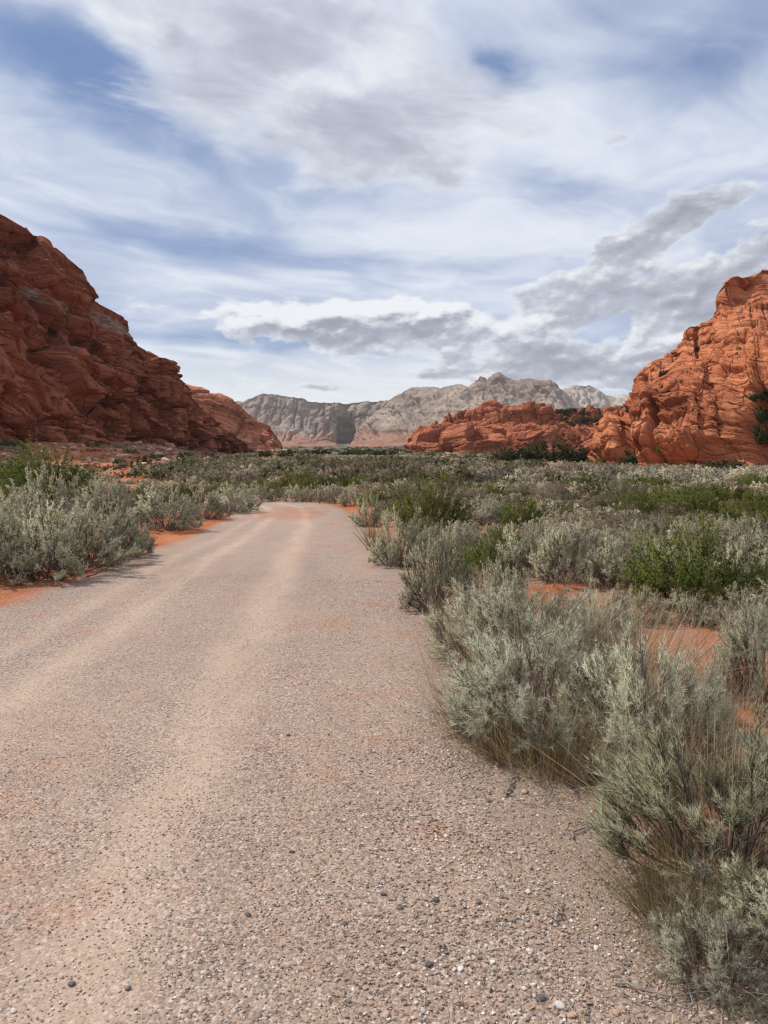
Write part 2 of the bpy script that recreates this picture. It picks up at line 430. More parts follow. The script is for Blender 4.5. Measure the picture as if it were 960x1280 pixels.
M = {}
RED = [(.24, .070, .033), (.43, .142, .066), (.54, .198, .095), (.60, .27, .15)]
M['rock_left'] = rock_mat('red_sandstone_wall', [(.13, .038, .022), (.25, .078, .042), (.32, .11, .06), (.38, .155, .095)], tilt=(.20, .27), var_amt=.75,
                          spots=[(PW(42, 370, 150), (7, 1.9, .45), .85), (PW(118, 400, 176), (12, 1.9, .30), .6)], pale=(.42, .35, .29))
M['rock_right'] = rock_mat('red_sandstone', RED, tilt=(.20, .08), var_amt=.45, varnish=(.11, .042, .027))
M['rock_mid'] = rock_mat('red_sandstone_outcrop', [(.19, .052, .028), (.34, .105, .052), (.43, .150, .078), (.52, .22, .125)], q_scale=.4, tilt=(-.12, .05), var_amt=.5, varnish=(.10, .035, .024), bump=.7, crack=.12, fine=1.2)
M['rock_far'] = rock_mat('orange_sandstone_butte', [(.25, .085, .045), (.42, .15, .08), (.52, .20, .11), (.56, .26, .155)], q_scale=.3, tilt=(.25, 0), var_amt=.55, bump=.8, crack=.10, fine=.8)
M['rock_dull'] = rock_mat('dull_red_slope', [(.17, .085, .06), (.26, .13, .09), (.32, .17, .12), (.36, .22, .16)], q_scale=.2, varnish=(.11, .085, .06), var_amt=.7, bump=.8, crack=.08, fine=.6)
M['sand'] = mat_ground(); M['road'] = mat_road()


# ------------------------------------------------------------------ terrain
def _edge(pts):
    p = np.array(pts, float)
    for _ in range(3):                                   # corner cutting
        a, b = p[:-1], p[1:]
        q = np.empty((2 * len(a), 2)); q[0::2] = a * .75 + b * .25; q[1::2] = a * .25 + b * .75
        p = np.vstack([p[:1], q, p[-1:]])
    s = np.concatenate([[0], np.cumsum(np.hypot(*np.diff(p, axis=0).T))]); u = np.linspace(0, s[-1], 320)
    return np.stack([np.interp(u, s, p[:, 0]), np.interp(u, s, p[:, 1])], 1)
R_EDGE = _edge([(1.05, -14), (1.0, -6), (.88, 0), (.78, 2), (.60, 3.4), (.48, 5), (.36, 6.6), (.18, 9), (-.1, 12), (-.45, 16), (-.9, 21), (-1.5, 26), (-2.4, 30.2), (-4.2, 33), (-7, 34.6), (-12, 35.8), (-24, 38)])
L_EDGE = _edge([(-3.9, -14), (-4.0, -6), (-4.2, 0), (-4.35, 2), (-4.4, 3.5), (-4.5, 5), (-4.5, 7), (-4.5, 9), (-4.45, 12), (-4.4, 16), (-4.5, 20.5), (-5.0, 24.5), (-6.1, 27.8), (-7.6, 29.2), (-9.6, 30.2), (-13, 31.4), (-24, 33.6)])
MID = (R_EDGE + L_EDGE) / 2; HALF = np.hypot(*(R_EDGE - L_EDGE).T) / 2
def road_d(x, y):                                        # signed distance beyond the road edge, negative on the road
    x = np.atleast_1d(np.asarray(x, float)).ravel(); y = np.atleast_1d(np.asarray(y, float)).ravel()
    out = np.full(len(x), 50.0)
    near = (y < 60) & (np.abs(x) < 40)
    if near.any():
        xs, ys = x[near], y[near]; r = np.empty(len(xs))
        for i in range(0, len(xs), 4000):
            d = np.hypot(xs[i:i + 4000, None] - MID[None, :, 0], ys[i:i + 4000, None] - MID[None, :, 1]) - HALF[None, :]
            r[i:i + 4000] = d.min(1)
        out[near] = r
    return out
LOGR = np.log([1, 25, 40, 70, 120, 180, 250, 500, 1000, 1500, 4000])
LOGZ = [0, .03, .22, .95, 2.25, 3.6, 5.0, 11, 25, 39, 120]
def hfun(x, y):
    shp = np.shape(x); x = np.atleast_1d(np.asarray(x, float)).ravel(); y = np.atleast_1d(np.asarray(y, float)).ravel()
    r = np.hypot(x * .55, y)
    z = np.interp(np.log(np.maximum(r, 1)), LOGR, LOGZ) * sstep(0, 30, y + 10)
    d = road_d(x, y)
    off = sstep(0, 2.2, d)
    z = z + off * (.10 * fbm(x / 2.7, y / 2.7, 0 * x, 3, 5) + .05)
    z = z + sstep(30, 90, y) * .55 * fbm(x / 28, y / 28, 0 * x, 3, 9)
    z = z + .16 * sstep(-4.7, -6.5, x) * sstep(40, 25, y) + .045 * np.exp(-((d - .5) / .4) ** 2) * (x < -3.5)
    z = z - .85 * sstep(.02, .30, x / np.maximum(y, 1)) * sstep(32, 85, y) * sstep(260, 150, y)
    # talus under the left wall
    z = z + 3.4 * sstep(-36, -58, x + 0 * y) * sstep(55, 100, y) * sstep(240, 170, y)
    return z.reshape(shp) if shp else float(z[0])
def G(px, py):                                           # where that line of sight meets the ground
    r = ray(px, py); k = 1.0
    t = np.geomspace(1.2, 900, 1500); P = np.array([0, 0, CAM_Z])[None] + r[None] * t[:, None]
    hit = np.nonzero(P[:, 2] < hfun(P[:, 0], P[:, 1]))[0]
    i = hit[0] if len(hit) else len(t) - 1
    return P[i]

def build_ground():
    rr = np.concatenate([np.geomspace(.4, 60, 210), np.geomspace(60, 3200, 80)[1:]])
    an = np.concatenate([np.linspace(-42, 42, 220), np.linspace(42, 318, 60)[1:-1]])
    A, Rr = np.meshgrid(np.radians(np.append(an, 318.0)), rr)
    x = Rr * np.sin(A); y = Rr * np.cos(A)
    V = np.stack([x, y, hfun(x, y)], -1).reshape(-1, 3)
    nc = x.shape[1]
    F = grid_faces(len(rr), nc)
    V = np.vstack([V, [[0, 0, 0]]]); k = len(V) - 1
    cap = np.stack([np.full(nc - 1, k), np.arange(nc - 1) + 1, np.arange(nc - 1)], -1)
    o = link('ground', mk_mesh('ground', V, [F[:, ::-1], cap], {'road_d': np.clip(road_d(V[:, 0], V[:, 1]), -3, 9)}, True), M['sand'])
    tag(o, 'red desert sand strewn with grit and plant litter', None, None, 'structure')
build_ground()

def road_z(x, y, U, W):
    c = U / W
    rut = .016 * (np.exp(-((U - 1.65) / .25) ** 2) + np.exp(-((U - 3.15) / .25) ** 2))
    z = hfun(x, y) + .010 - rut * .5 + .008 * sstep(.0, .4, c) * sstep(1, .6, c) + .007 * fbm(x / .8, y / .8, 0 * x, 3, 3) * (c > .02) * (c < .98)
    return np.maximum(z, hfun(x, y) + .004)
def build_road():
    n = len(MID); cols = np.linspace(-.12, 1.12, 44)
    W = np.hypot(*(R_EDGE - L_EDGE).T)
    P = R_EDGE[:, None, :] + (L_EDGE - R_EDGE)[:, None, :] * cols[None, :, None]
    x, y = P[..., 0], P[..., 1]
    s = np.concatenate([[0], np.cumsum(np.hypot(*np.diff(MID, axis=0).T))])
    U = cols[None, :] * W[:, None]; Vv = np.repeat(s[:, None], len(cols), 1)
    zmin = hfun(x, y) + .004; z = road_z(x, y, U, np.repeat(W[:, None], len(cols), 1))
    edge = (cols < -.08) | (cols > 1.08)
    z = np.where(edge[None], zmin - .03, np.maximum(z, zmin))
    me = mk_mesh('road', np.stack([x, y, z], -1).reshape(-1, 3), grid_faces(n, len(cols)), {'width': np.repeat(W[:, None], len(cols), 1).ravel()}, True,
                 np.stack([U, Vv], -1).reshape(-1, 2))
    tag(link('road', me, M['road']), 'unpaved gravel road with two pale wheel tracks bending left', None, None, 'structure')
    return me
ROAD = build_road()
from mathutils.bvhtree import BVHTree
ROAD_BVH = BVHTree.FromPolygons([v.co for v in ROAD.vertices], [tuple(p.vertices) for p in ROAD.polygons])
DOWN = Vector((0, 0, -1))
def top_z(x, y):                                         # height of the road surface, or of the ground beside it
    x = np.atleast_1d(np.asarray(x, float)); y = np.atleast_1d(np.asarray(y, float)); z = hfun(x, y)
    for i in range(len(x)):
        h = ROAD_BVH.ray_cast(Vector((x[i], y[i], 3.0)), DOWN)[0]
        if h is not None and h.z > z[i]: z[i] = h.z
    return z


# ------------------------------------------------------------------ cliffs
def resample(K, n):
    K = np.asarray(K, float); s = np.concatenate([[0], np.cumsum(np.linalg.norm(np.diff(K, axis=0), axis=1))])
    return s / s[-1], s[-1]
def layers(q, seed, sharp=.72):
    k = np.floor(q); f = q - k; z0 = np.zeros_like(k)
    a = _h(k, z0, z0, seed); b = _h(k + 1, z0, z0, seed)
    bulge = np.sqrt(np.clip(1 - (2 * f - 1) ** 2, 0, 1))
    return a + (b - a) * sstep(sharp, 1, f), bulge
def sheet(base, crest, ns, nt, prof=None, back=.3, back_drop=.8):
    base = np.asarray(base, float); crest = np.asarray(crest, float)
    u, _ = resample((base + crest) / 2, ns); uu = np.linspace(0, 1, ns)
    ip = lambda K: np.stack([np.interp(uu, u, K[:, i]) for i in range(3)], 1)
    B, Cr = ip(base), ip(crest)
    t = np.concatenate([[-.06], np.linspace(0, 1, nt), np.linspace(1, 1 + back, max(8, nt // 8))[1:]])
    hz = t.copy(); vz = np.where(t <= 1, t, 1 - back_drop * ((t - 1) / back) ** 1.3)
    if prof is not None:
        m = (t >= 0) & (t <= 1); hz[m] = np.interp(t[m], prof[0], prof[1]); vz[m] = np.interp(t[m], prof[0], prof[2])
    P = np.empty((len(t), ns, 3))
    P[..., :2] = B[None, :, :2] + (Cr - B)[None, :, :2] * hz[:, None, None]
    P[..., 2] = B[None, :, 2] + (Cr - B)[None, :, 2] * vz[:, None]
    P[0, :, 2] = B[:, 2] - 3
    S = np.repeat(uu[None], len(t), 0); T = np.repeat(t[:, None], ns, 1)
    return P, S, T
def normals(P, toward):
    du = np.gradient(P, axis=1); dv = np.gradient(P, axis=0)
    n = np.cross(du, dv); n /= np.linalg.norm(n, axis=-1, keepdims=True) + 1e-9
    flip = np.sign(((np.asarray(toward) - P) * n).sum(-1).mean())
    return n * flip
def rock_disp(P, L, seed, tilt, big=2.0, ledge=1.0, block=1.2, small=.45, thick=3.0, rough=.14):
    """jointed sandstone: buttresses, bedding ledges of uneven thickness, and blocks with flat tilted faces parted by cracks"""
    x, y, z = P[..., 0], P[..., 1], P[..., 2]
    wx = fbm(x / (9 * L), y / (9 * L), z / (9 * L), 3, seed + 20); wy = fbm(x / (9 * L), y / (9 * L), z / (9 * L), 3, seed + 40)
    d = big * fbm(x / (17 * L), y / (17 * L), z / (17 * L), 3, seed)
    q = z + tilt[0] * x + tilt[1] * y + 1.2 * L * wx
    qn = q / (thick * L); qn = qn + .75 * vnoise(qn * .45, 0 * q, 0 * q, seed + 9)          # uneven beds
    mod = .25 + .75 * sstep(-.35, .45, fbm(x / (13 * L), y / (13 * L), z / (7 * L), 2, seed + 3))
    l1, b1 = layers(qn, seed + 1, .93); l2, b2 = layers(qn * 3.7 + .3 * wy, seed + 2, .85)
    d = d + ledge * ((l1 - .5) * 1.6 + b1 * .25) * mod + ledge * .34 * ((l2 - .5) * 1.2 + b2 * .3) * (.35 + .65 * mod)
    fr = qn - np.floor(qn); f3 = qn * 3.7 + .3 * wy; f3 = f3 - np.floor(f3)
    nm = sstep(-.15, .45, fbm(x / (5 * L), y / (5 * L), z / (2.5 * L), 3, seed + 31))
    d = d - ledge * nm * (1.1 * np.exp(-((fr - .95) / .05) ** 2) + .32 * np.exp(-((f3 - .90) / .08) ** 2))
    for sc, zs, A, crk, sd in ((11, .36, block, 1.0, 50), (4.2, .85, small * 1.5, .8, 60), (1.7, 1.9, small * .55, .45, 70)):
        f1, f2, c, sl = worley(x / (sc * L) + .30 * wx, y / (sc * L) + .30 * wy, qn * zs + .15 * wy, seed + sd)
        e = f2 - f1
        m = 1 if sc > 8 else sstep(-.35, .35, fbm(x / (8 * L), y / (8 * L), z / (8 * L), 2, seed + sd + 3))
        d = d + A * m * ((c - .5) * 1.3 * sstep(0, .05, e) + sl * 1.25 - crk * np.exp(-e / .028))
    d = d + rough * fbm(x / (1.1 * L), y / (1.1 * L), z / (.7 * L), 3, seed + 6, .6)
    return d
def emit(name, P, mat, label, cat=None, smooth=False, kind='structure', group=None):
    V = P.reshape(-1, 3); F = grid_faces(P.shape[0], P.shape[1])
    o = link(name, mk_mesh(name, V, F, None, smooth), mat)
    return tag(o, label, cat, group, kind)

def build_left_cliff():
    # (crest px, py, depth) against (foot px, py, depth)
    K = [((-420, -60, 112), (-330, 560, 62)), ((-260, 60, 120), (-180, 556, 80)), ((-120, 165, 132), (-90, 554, 96)), ((0, 262, 146), (0, 556, 112)), ((22, 274, 149), (18, 557, 116)), ((40, 290, 152), (34, 558, 120)),
         ((62, 303, 155), (52, 560, 125)), ((80, 317, 158), (70, 561, 130)), ((96, 331, 161), (86, 562, 134)), ((105, 350, 164), (98, 563, 138)), ((119, 376, 169), (112, 565, 143)), ((136, 385, 173), (126, 566, 148)), ((152, 395, 178), (140, 567, 154)), ((165, 425, 184), (156, 569, 161)),
         ((178, 437, 189), (170, 570, 168)), ((194, 452, 195), (184, 571, 176)), ((210, 468, 202), (200, 572, 184)), ((228, 486, 208), (214, 572, 192)), ((246, 505, 216), (232, 572, 202)), ((258, 516, 222), (246, 572, 210)), ((274, 532, 230), (262, 572, 220)), ((290, 544, 238), (278, 571, 230)),
         ((303, 553, 243), (292, 571, 238)), ((313, 560, 247), (303, 570, 244)), ((318, 571, 250), (312, 570, 248))]
    P, S, T = sheet([PW(*b) for _, b in K], [PW(*a) for a, _ in K], 640, 340, ([0, .06, .2, .3, .62, .85, 1], [0, .03, .12, .30, .60, .84, 1], [0, .05, .24, .29, .62, .87, 1]))
    N = normals(P, (40, 60, 30))
    x, y, z = P[..., 0], P[..., 1], P[..., 2]
    d = rock_disp(P, 1.15, 11, (.20, .27), 3.4, 1.7, 2.4, .75, 3.2, .16)
    # gullies that run down the face to the right
    a = (y * .8 - z * .62); w = fbm(x / 16, y / 16, z / 16, 3, 77)
    g = 1 - np.abs(vnoise(a / 9 + .8 * w, z / 45, 0 * z, 5)); d = d - 4.6 * sstep(.66, 1, g)
    g2 = 1 - np.abs(vnoise(a / 3.4 + 1.2 * w, z / 20, 0 * z, 8)); d = d - .7 * sstep(.86, 1, g2)
    d = (d - np.median(d)) * np.clip(T / .05 + .3, .3, 1) * (1 - .55 * sstep(.9, 1.0, T))
    P = P + N * d[..., None]
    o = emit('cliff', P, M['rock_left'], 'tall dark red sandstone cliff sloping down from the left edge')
    return P
LEFT = build_left_cliff()

def build_right_cliff():
    K = [((738, 573, 137), (736, 575, 136)), ((741, 560, 138), (744, 576, 133)), ((748, 543, 139), (753, 577, 130)), ((756, 532, 140), (762, 577, 128)), ((768, 520, 142), (772, 577, 126)), ((779, 511, 144), (784, 578, 124)), ((786, 492, 146), (795, 578, 122)), ((797, 472, 147), (806, 578, 121)),
         ((808, 458, 148), (815, 578, 120)), ((824, 450, 150), (828, 579, 118)), ((844, 443, 151), (842, 579, 116)), ((850, 426, 152), (852, 580, 115)), ((855, 411, 153), (861, 580, 114)), ((864, 406, 154), (870, 580, 113)), ((886, 401, 156), (886, 581, 111)), ((891, 385, 157), (896, 581, 110)),
         ((894, 368, 158), (903, 582, 109)), ((903, 350, 159), (913, 582, 108)), ((914, 342, 160), (924, 583, 106)), ((934, 338, 162), (940, 583, 104)), ((962, 338, 164), (962, 584, 101)), ((1000, 326, 166), (1000, 586, 97)), ((1080, 318, 160), (1090, 590, 88)), ((1240, 300, 150), (1280, 600, 74))]
    P, S, T = sheet([PW(*b) for _, b in K], [PW(*a) for a, _ in K], 560, 340, ([0, .12, .3, .5, .72, .88, 1], [0, .05, .20, .42, .72, .90, 1], [0, .16, .38, .55, .74, .86, 1]))
    N = normals(P, (-20, 40, 20))
    x, y, z = P[..., 0], P[..., 1], P[..., 2]
    d = rock_disp(P, 1.0, 31, (.20, .08), 1.8, .85, .95, .32, 2.5, .08)
    Q = P - np.array([0, 0, CAM_Z]); uu = Q[..., 0] / Q[..., 1]; zz = z       # bearing and height
    def lobe(px, py, sx, sy, amp):
        c = PW(px, py, 1.0); e = ((uu - c[0]) / (sx / FPX)) ** 2 + ((Q[..., 2] / Q[..., 1] - (c[2] - CAM_Z)) / (sy / FPX)) ** 2
        return amp * np.exp(-e ** 1.5)
    d = d + lobe(765, 550, 26, 34, 3.2) + lobe(815, 545, 26, 45, 2.6) + lobe(880, 540, 60, 55, 4.5) + lobe(845, 480, 40, 30, 1.5) + lobe(925, 430, 40, 45, 2.0)
    d = d - lobe(790, 560, 7, 50, 3.0) - lobe(835, 545, 6, 45, 1.6) - lobe(948, 530, 16, 60, 5.0) - lobe(925, 480, 14, 40, 2.5) - lobe(915, 365, 14, 24, 2.2) - lobe(935, 350, 10, 30, 2.0)
    d = d - lobe(790, 560, 5, 55, 3.5) - lobe(836, 545, 4, 42, 3.0) - lobe(948, 530, 12, 60, 4.0) - lobe(813, 560, 3, 26, 2.0) - lobe(808, 490, 3, 30, 2.0) - lobe(872, 420, 3, 18, 1.8) - lobe(905, 470, 4, 60, 2.5)
    wj = fbm(x / 14, y / 14, z / 14, 3, 66); jb = uu * FPX / 17 + .9 * wj + .10 * z                # upright joints
    g = 1 - np.abs(vnoise(jb, z / 26, 0 * z, 19)); d = d - .9 * sstep(.88, 1, g)
    g = 1 - np.abs(vnoise(jb * 2.6 + .5 * wj, z / 12, 0 * z, 23)); d = d - .35 * sstep(.88, 1, g)
    d = (d - np.median(d)) * np.clip(T / .04 + .3, .3, 1) * (1 - .55 * sstep(.9, 1.0, T))
    P = P + N * d[..., None]
    emit('cliff', P, M['rock_right'], 'sunlit orange red sandstone cliff rising at the right edge of the flat')
    return P
RIGHT = build_right_cliff()

def build_far_rocks():
    # the orange butte behind the toe of the left wall
    K = [((196, 470, 330), (190, 566, 300)), ((238, 484, 335), (235, 566, 310)), ((248, 486, 336), (250, 566, 312)), ((262, 492, 338), (262, 565, 315)), ((276, 492, 340), (276, 565, 318)), ((290, 499, 342), (290, 564, 320)), ((303, 508, 345), (303, 563, 323)), ((312, 516, 346), (312, 562, 326)),
         ((322, 526, 348), (322, 561, 330)), ((330, 529, 349), (330, 560, 334)), ((340, 533, 350), (340, 559, 338)), ((348, 546, 351), (347, 559, 345)), ((354, 557, 352), (354, 558, 350))]
    P, S, T = sheet([PW(*b) for _, b in K], [PW(*a) for a, _ in K], 240, 120)
    d = rock_disp(P, 2.0, 51, (.25, 0), 3.5, 1.8, 2.6, .9, 3.0, .2) * np.clip(T / .05 + .2, .2, 1) * (1 - .5 * sstep(.85, 1, T))
    emit('butte', P + normals(P, (0, 0, 40)) * d[..., None], M['rock_far'], 'smaller orange butte showing behind the foot of the left cliff')
    # the long outcrop in the middle of the valley
    K = [((508, 558, 318), (506, 562, 300)), ((515, 541, 320), (516, 563, 298)), ((526, 533, 322), (527, 564, 296)), ((545, 527, 325), (545, 565, 292)), ((552, 530, 326), (555, 565, 290)), ((566, 524, 328), (568, 565, 288)), ((586, 521, 330), (588, 564, 286)), ((604, 519, 332), (606, 564, 286)),
         ((616, 512, 334), (618, 563, 286)), ((628, 513, 335), (630, 563, 286)), ((640, 507, 336), (642, 562, 286)), ((650, 509, 337), (652, 562, 286)), ((659, 502, 338), (660, 562, 286)), ((676, 500, 339), (676, 561, 286)), ((688, 503, 340), (690, 561, 286)), ((698, 511, 341), (700, 561, 288)), ((712, 513, 342), (716, 562, 288)),
         ((735, 509, 346), (740, 562, 290)), ((765, 508, 350), (770, 562, 292)), ((830, 505, 355), (830, 562, 295))]
    P, S, T = sheet([PW(*b) for _, b in K], [PW(*a) for a, _ in K], 520, 170, ([0, .2, .45, .7, 1], [0, .10, .34, .70, 1], [0, .32, .58, .78, 1]))
    d = rock_disp(P, 1.8, 61, (-.10, .05), 6.0, 2.6, 4.4, 1.5, 2.4, .3)
    d = d * np.clip(T / .05 + .2, .2, 1) * (1 - .6 * sstep(.82, 1, T))
    P = P + normals(P, (0, 0, 60)) * d[..., None]
    emit('rock_outcrop', P, M['rock_mid'], 'long low red rock outcrop in the middle of the valley')
    return P
OUTCROP = build_far_rocks()

def mountain_mat(name, top, mid, low, red_z, seed):
    m, t = mat_new(name)
    pos = t.n('ShaderNodeNewGeometry').outputs['Position']
    x, y, z = t.xyz(pos)
    n1 = t.noise(pos, .010, 6, .6, .4); n2 = t.noise(t.vec(x * .03, y * .03, z * .012), 1.0, 6, .65)
    n3 = t.noise(t.vec(x * .004, y * .004, z * .07), 1.0, 5, .6)
    col = t.ramp(n1 * .45 + n2 * .35 + n3 * .2, [(.36, top), (.5, mid), (.62, low)])
    dark = t.ss(t.noise(pos, .05, 5, .7), .54, .70) * .55                      # scrub on the ledges
    col = t.mix(dark, col, (.10, .10, .075))
    col = t.mix(t.ss(z + (n1 - .5) * 60 + (n2 - .5) * 22, red_z + 9, red_z - 9) * .75, col, (.33, .165, .115))
    bed = t.noise(t.vec(x * .006, y * .006, z * .16 + (n1 - .5) * 6), 1.0, 5, .7)
    col = t.mix(t.ss(bed, .55, .72) * .35, col, top)
    h = n2 * 1.5 + t.noise(pos, .09, 6, .7) + bed
    finish(t, col, .95, t.bump(h, 1.6, 1.0), .05)
    return m
def build_mountains():
    def mt(K, ns, nt, seed, mat, label, amp, prof=None, flute=1.0, lean=0.0, notch=None):
        P, S, T = sheet([PW(*b) for _, b in K], [PW(*a) for a, _ in K], ns, nt, prof)
        N = normals(P, (0, 0, 300)); x, y, z = P[..., 0], P[..., 1], P[..., 2]
        w = fbm(x / 120, y / 120, z / 120, 4, seed); w2 = fbm(x / 40, y / 40, z / 40, 3, seed + 5)
        s = x + lean * z
        d = amp * .7 * w
        for sc, a in ((95, 1.1), (38, .70), (16, .55), (7.5, .32)):
            g = 1 - np.abs(vnoise(s / sc + 1.3 * w * (30 / sc) ** .3 + .4 * w2, z / (sc * 6), 0 * z, seed + int(sc)))
            d = d - amp * a * flute * sstep(.50, 1, g) ** 1.3
        l1, b1 = layers((z + 14 * w) / 15 + .1 * x / 15, seed + 4, .8); d = d + amp * .45 * (l1 - .5)
        d = d + amp * .25 * fbm(x / 12, y / 12, z / 12, 3, seed + 8)
        d = (d - np.median(d)) * np.clip(T / .06, 0, 1) * (1 - .60 * sstep(.86, 1, T))
        if notch:
            b = (x / y) * FPX + 480 + .04 * (z - 60) * w; d = d - 85 * np.exp(-(np.abs(b - notch) / (5 + 9 * T)) ** 1.3) * np.clip(T / .1, 0, 1) * (1 - .92 * sstep(.15, .85, T))
        emit('mountain', P + N * d[..., None], mat, label, None, True)
    g = mountain_mat('grey_slickrock', (.20, .152, .124), (.28, .218, .178), (.385, .305, .248), 66, 1)
    pale = mountain_mat('pale_slickrock', (.28, .23, .195), (.385, .325, .275), (.47, .405, .345), 58, 2)
    warm = mountain_mat('banded_grey_slickrock', (.18, .135, .108), (.29, .222, .178), (.45, .36, .28), 72, 3)
    # far pale peak on the right
    K = [((640, 500, 2100), (640, 548, 1900)), ((668, 492, 2110), (668, 548, 1900)), ((690, 489, 2120), (690, 547, 1900)), ((706, 487, 2120), (706, 546, 1900)), ((716, 481, 2125), (716, 546, 1900)), ((728, 482, 2125), (728, 545, 1900)), ((736, 480, 2130), (736, 545, 1900)), ((748, 486, 2130), (748, 545, 1900)), ((760, 493, 2130), (760, 545, 1900)), ((770, 497, 2130), (770, 545, 1900)), ((780, 493, 2130), (780, 545, 1900)), ((830, 492, 2130), (830, 545, 1900)), ((900, 500, 2130), (900, 545, 1900))]
    mt(K, 260, 110, 71, pale, 'pale fluted peak far right of the ridge', 12)
    # far left wall with the canyon mouth
    K = [((180, 500, 1700), (180, 560, 1480)), ((260, 503, 1710), (260, 560, 1480)), ((304, 502, 1715), (304, 560, 1480)), ((318, 494, 1718), (318, 559, 1485)), ((330, 491, 1720), (330, 559, 1490)), ((345, 493, 1725), (345, 559, 1500)), ((362, 495, 1728), (362, 559, 1510)), ((380, 497, 1735), (380, 559, 1530)), ((386, 500, 1738), (388, 559, 1540)), ((400, 502, 1745), (402, 559, 1570)), ((420, 503, 1760), (420, 558, 1640)), ((434, 503, 1775), (436, 558, 1720)), ((450, 502, 1770), (450, 558, 1680)), ((470, 501, 1760), (470, 558, 1640)), ((500, 500, 1750), (500, 558, 1600))]
    mt(K, 320, 130, 81, g, 'grey cliff walled mountain far left of the canyon notch', 10, ([0, .3, .55, .8, 1], [0, .42, .72, .9, 1], [0, .22, .46, .8, 1]), 1.1, -.3, 433)
    # the long ridge with the two summits
    K = [((436, 557, 1640), (436, 559, 1600)), ((446, 540, 1640), (448, 559, 1560)), ((462, 522, 1640), (464, 559, 1520)), ((480, 508, 1640), (482, 559, 1490)), ((492, 497, 1640), (496, 559, 1470)), ((505, 488, 1640), (510, 559, 1450)), ((514, 485, 1640), (520, 559, 1440)), ((530, 484, 1635), (536, 558, 1420)), ((550, 484, 1630), (556, 558, 1400)), ((570, 481, 1625), (576, 557, 1390)), ((578, 481, 1625), (584, 557, 1385)), ((586, 483, 1620), (592, 557, 1380)),
         ((594, 475, 1620), (600, 557, 1375)), ((601, 471, 1620), (607, 557, 1370)), ((609, 475, 1615), (614, 557, 1365)), ((616, 470, 1615), (621, 557, 1360)), ((623, 467, 1615), (628, 557, 1360)), ((632, 472, 1610), (637, 557, 1355)), ((644, 476, 1610), (648, 557, 1350)), ((660, 473, 1610), (664, 557, 1350)), ((676, 476, 1610), (680, 557, 1350)), ((688, 475, 1605), (692, 557, 1345)), ((698, 480, 1600), (702, 557, 1345)), ((707, 490, 1600), (711, 557, 1340)), ((716, 500, 1600), (720, 557, 1340)), ((740, 515, 1600), (744, 557, 1340)), ((790, 530, 1600), (790, 557, 1340))]
    mt(K, 560, 170, 91, warm, 'long grey and cream ridge with two summits', 10, ([0, .25, .5, .75, 1], [0, .30, .56, .80, 1], [0, .20, .44, .70, 1]), 1.0, .5)
    # red footings at the canyon mouth
    K = [((352, 550, 900), (350, 561, 860)), ((375, 548, 900), (372, 561, 850)), ((388, 549, 900), (385, 561, 850)), ((398, 552, 900), (395, 561, 850)), ((408, 550, 900), (405, 561, 850)), ((420, 553, 900), (418, 561, 850)), ((430, 559, 900), (430, 561, 860))]
    P, S, T = sheet([PW(*b) for _, b in K], [PW(*a) for a, _ in K], 90, 40)
    emit('hill', P + normals(P, (0, 0, 200)) * (3 * fbm(P[..., 0] / 30, P[..., 1] / 30, P[..., 2] / 20, 4, 3) * np.clip(T / .1, 0, 1))[..., None], M['rock_dull'], 'low red knoll left of the canyon mouth')
    K = [((438, 559, 900), (438, 561, 860)), ((452, 552, 900), (450, 561, 850)), ((480, 548, 900), (478, 561, 840)), ((505, 545, 900), (505, 561, 840)), ((530, 541, 900), (530, 561, 840)), ((560, 536, 900), (560, 561, 840)), ((620, 535, 900), (620, 561, 840))]
    P, S, T = sheet([PW(*b) for _, b in K], [PW(*a) for a, _ in K], 140, 50)
    emit('hill', P + normals(P, (0, 0, 200)) * (4 * fbm(P[..., 0] / 34, P[..., 1] / 34, P[..., 2] / 20, 4, 5) * np.clip(T / .1, 0, 1) * (1 - .5 * sstep(.8, 1, T)))[..., None], M['rock_dull'], 'low red slope below the cream ridge right of the canyon mouth')
build_mountains()


# ------------------------------------------------------------------ plants: generators
def tubes(P, R, sides=3):
    N, K, _ = P.shape
    T = np.gradient(P, axis=1); T /= np.linalg.norm(T, axis=-1, keepdims=True) + 1e-9
    b1 = np.cross(T, np.array([.31, .52, .79])); b1 /= np.linalg.norm(b1, axis=-1, keepdims=True) + 1e-9
    b2 = np.cross(T, b1)
    a = np.arange(sides) * 2 * math.pi / sides
    V = P[:, :, None] + R[:, :, None, None] * (np.cos(a)[None, None, :, None] * b1[:, :, None] + np.sin(a)[None, None, :, None] * b2[:, :, None])
    i = (np.arange(N)[:, None, None] * K + np.arange(K - 1)[None, :, None]) * sides
    s = np.arange(sides)[None, None]; s2 = (s + 1) % sides
    F = np.stack([i + s, i + s2, i + sides + s2, i + sides + s], -1).reshape(-1, 4)
    return V.reshape(-1, 3), F
def unit(v): return v / (np.linalg.norm(v, axis=-1, keepdims=True) + 1e-9)
def bez(p0, p1, p2, K):
    t = np.linspace(0, 1, K)[None, :, None]
    return p0[:, None] * (1 - t) ** 2 + p1[:, None] * 2 * t * (1 - t) + p2[:, None] * t ** 2
def join(parts):
    V, F, o = [], [], 0
    for v, f in parts: V.append(v); F.append(f + o); o += len(v)
    return np.vstack(V), F
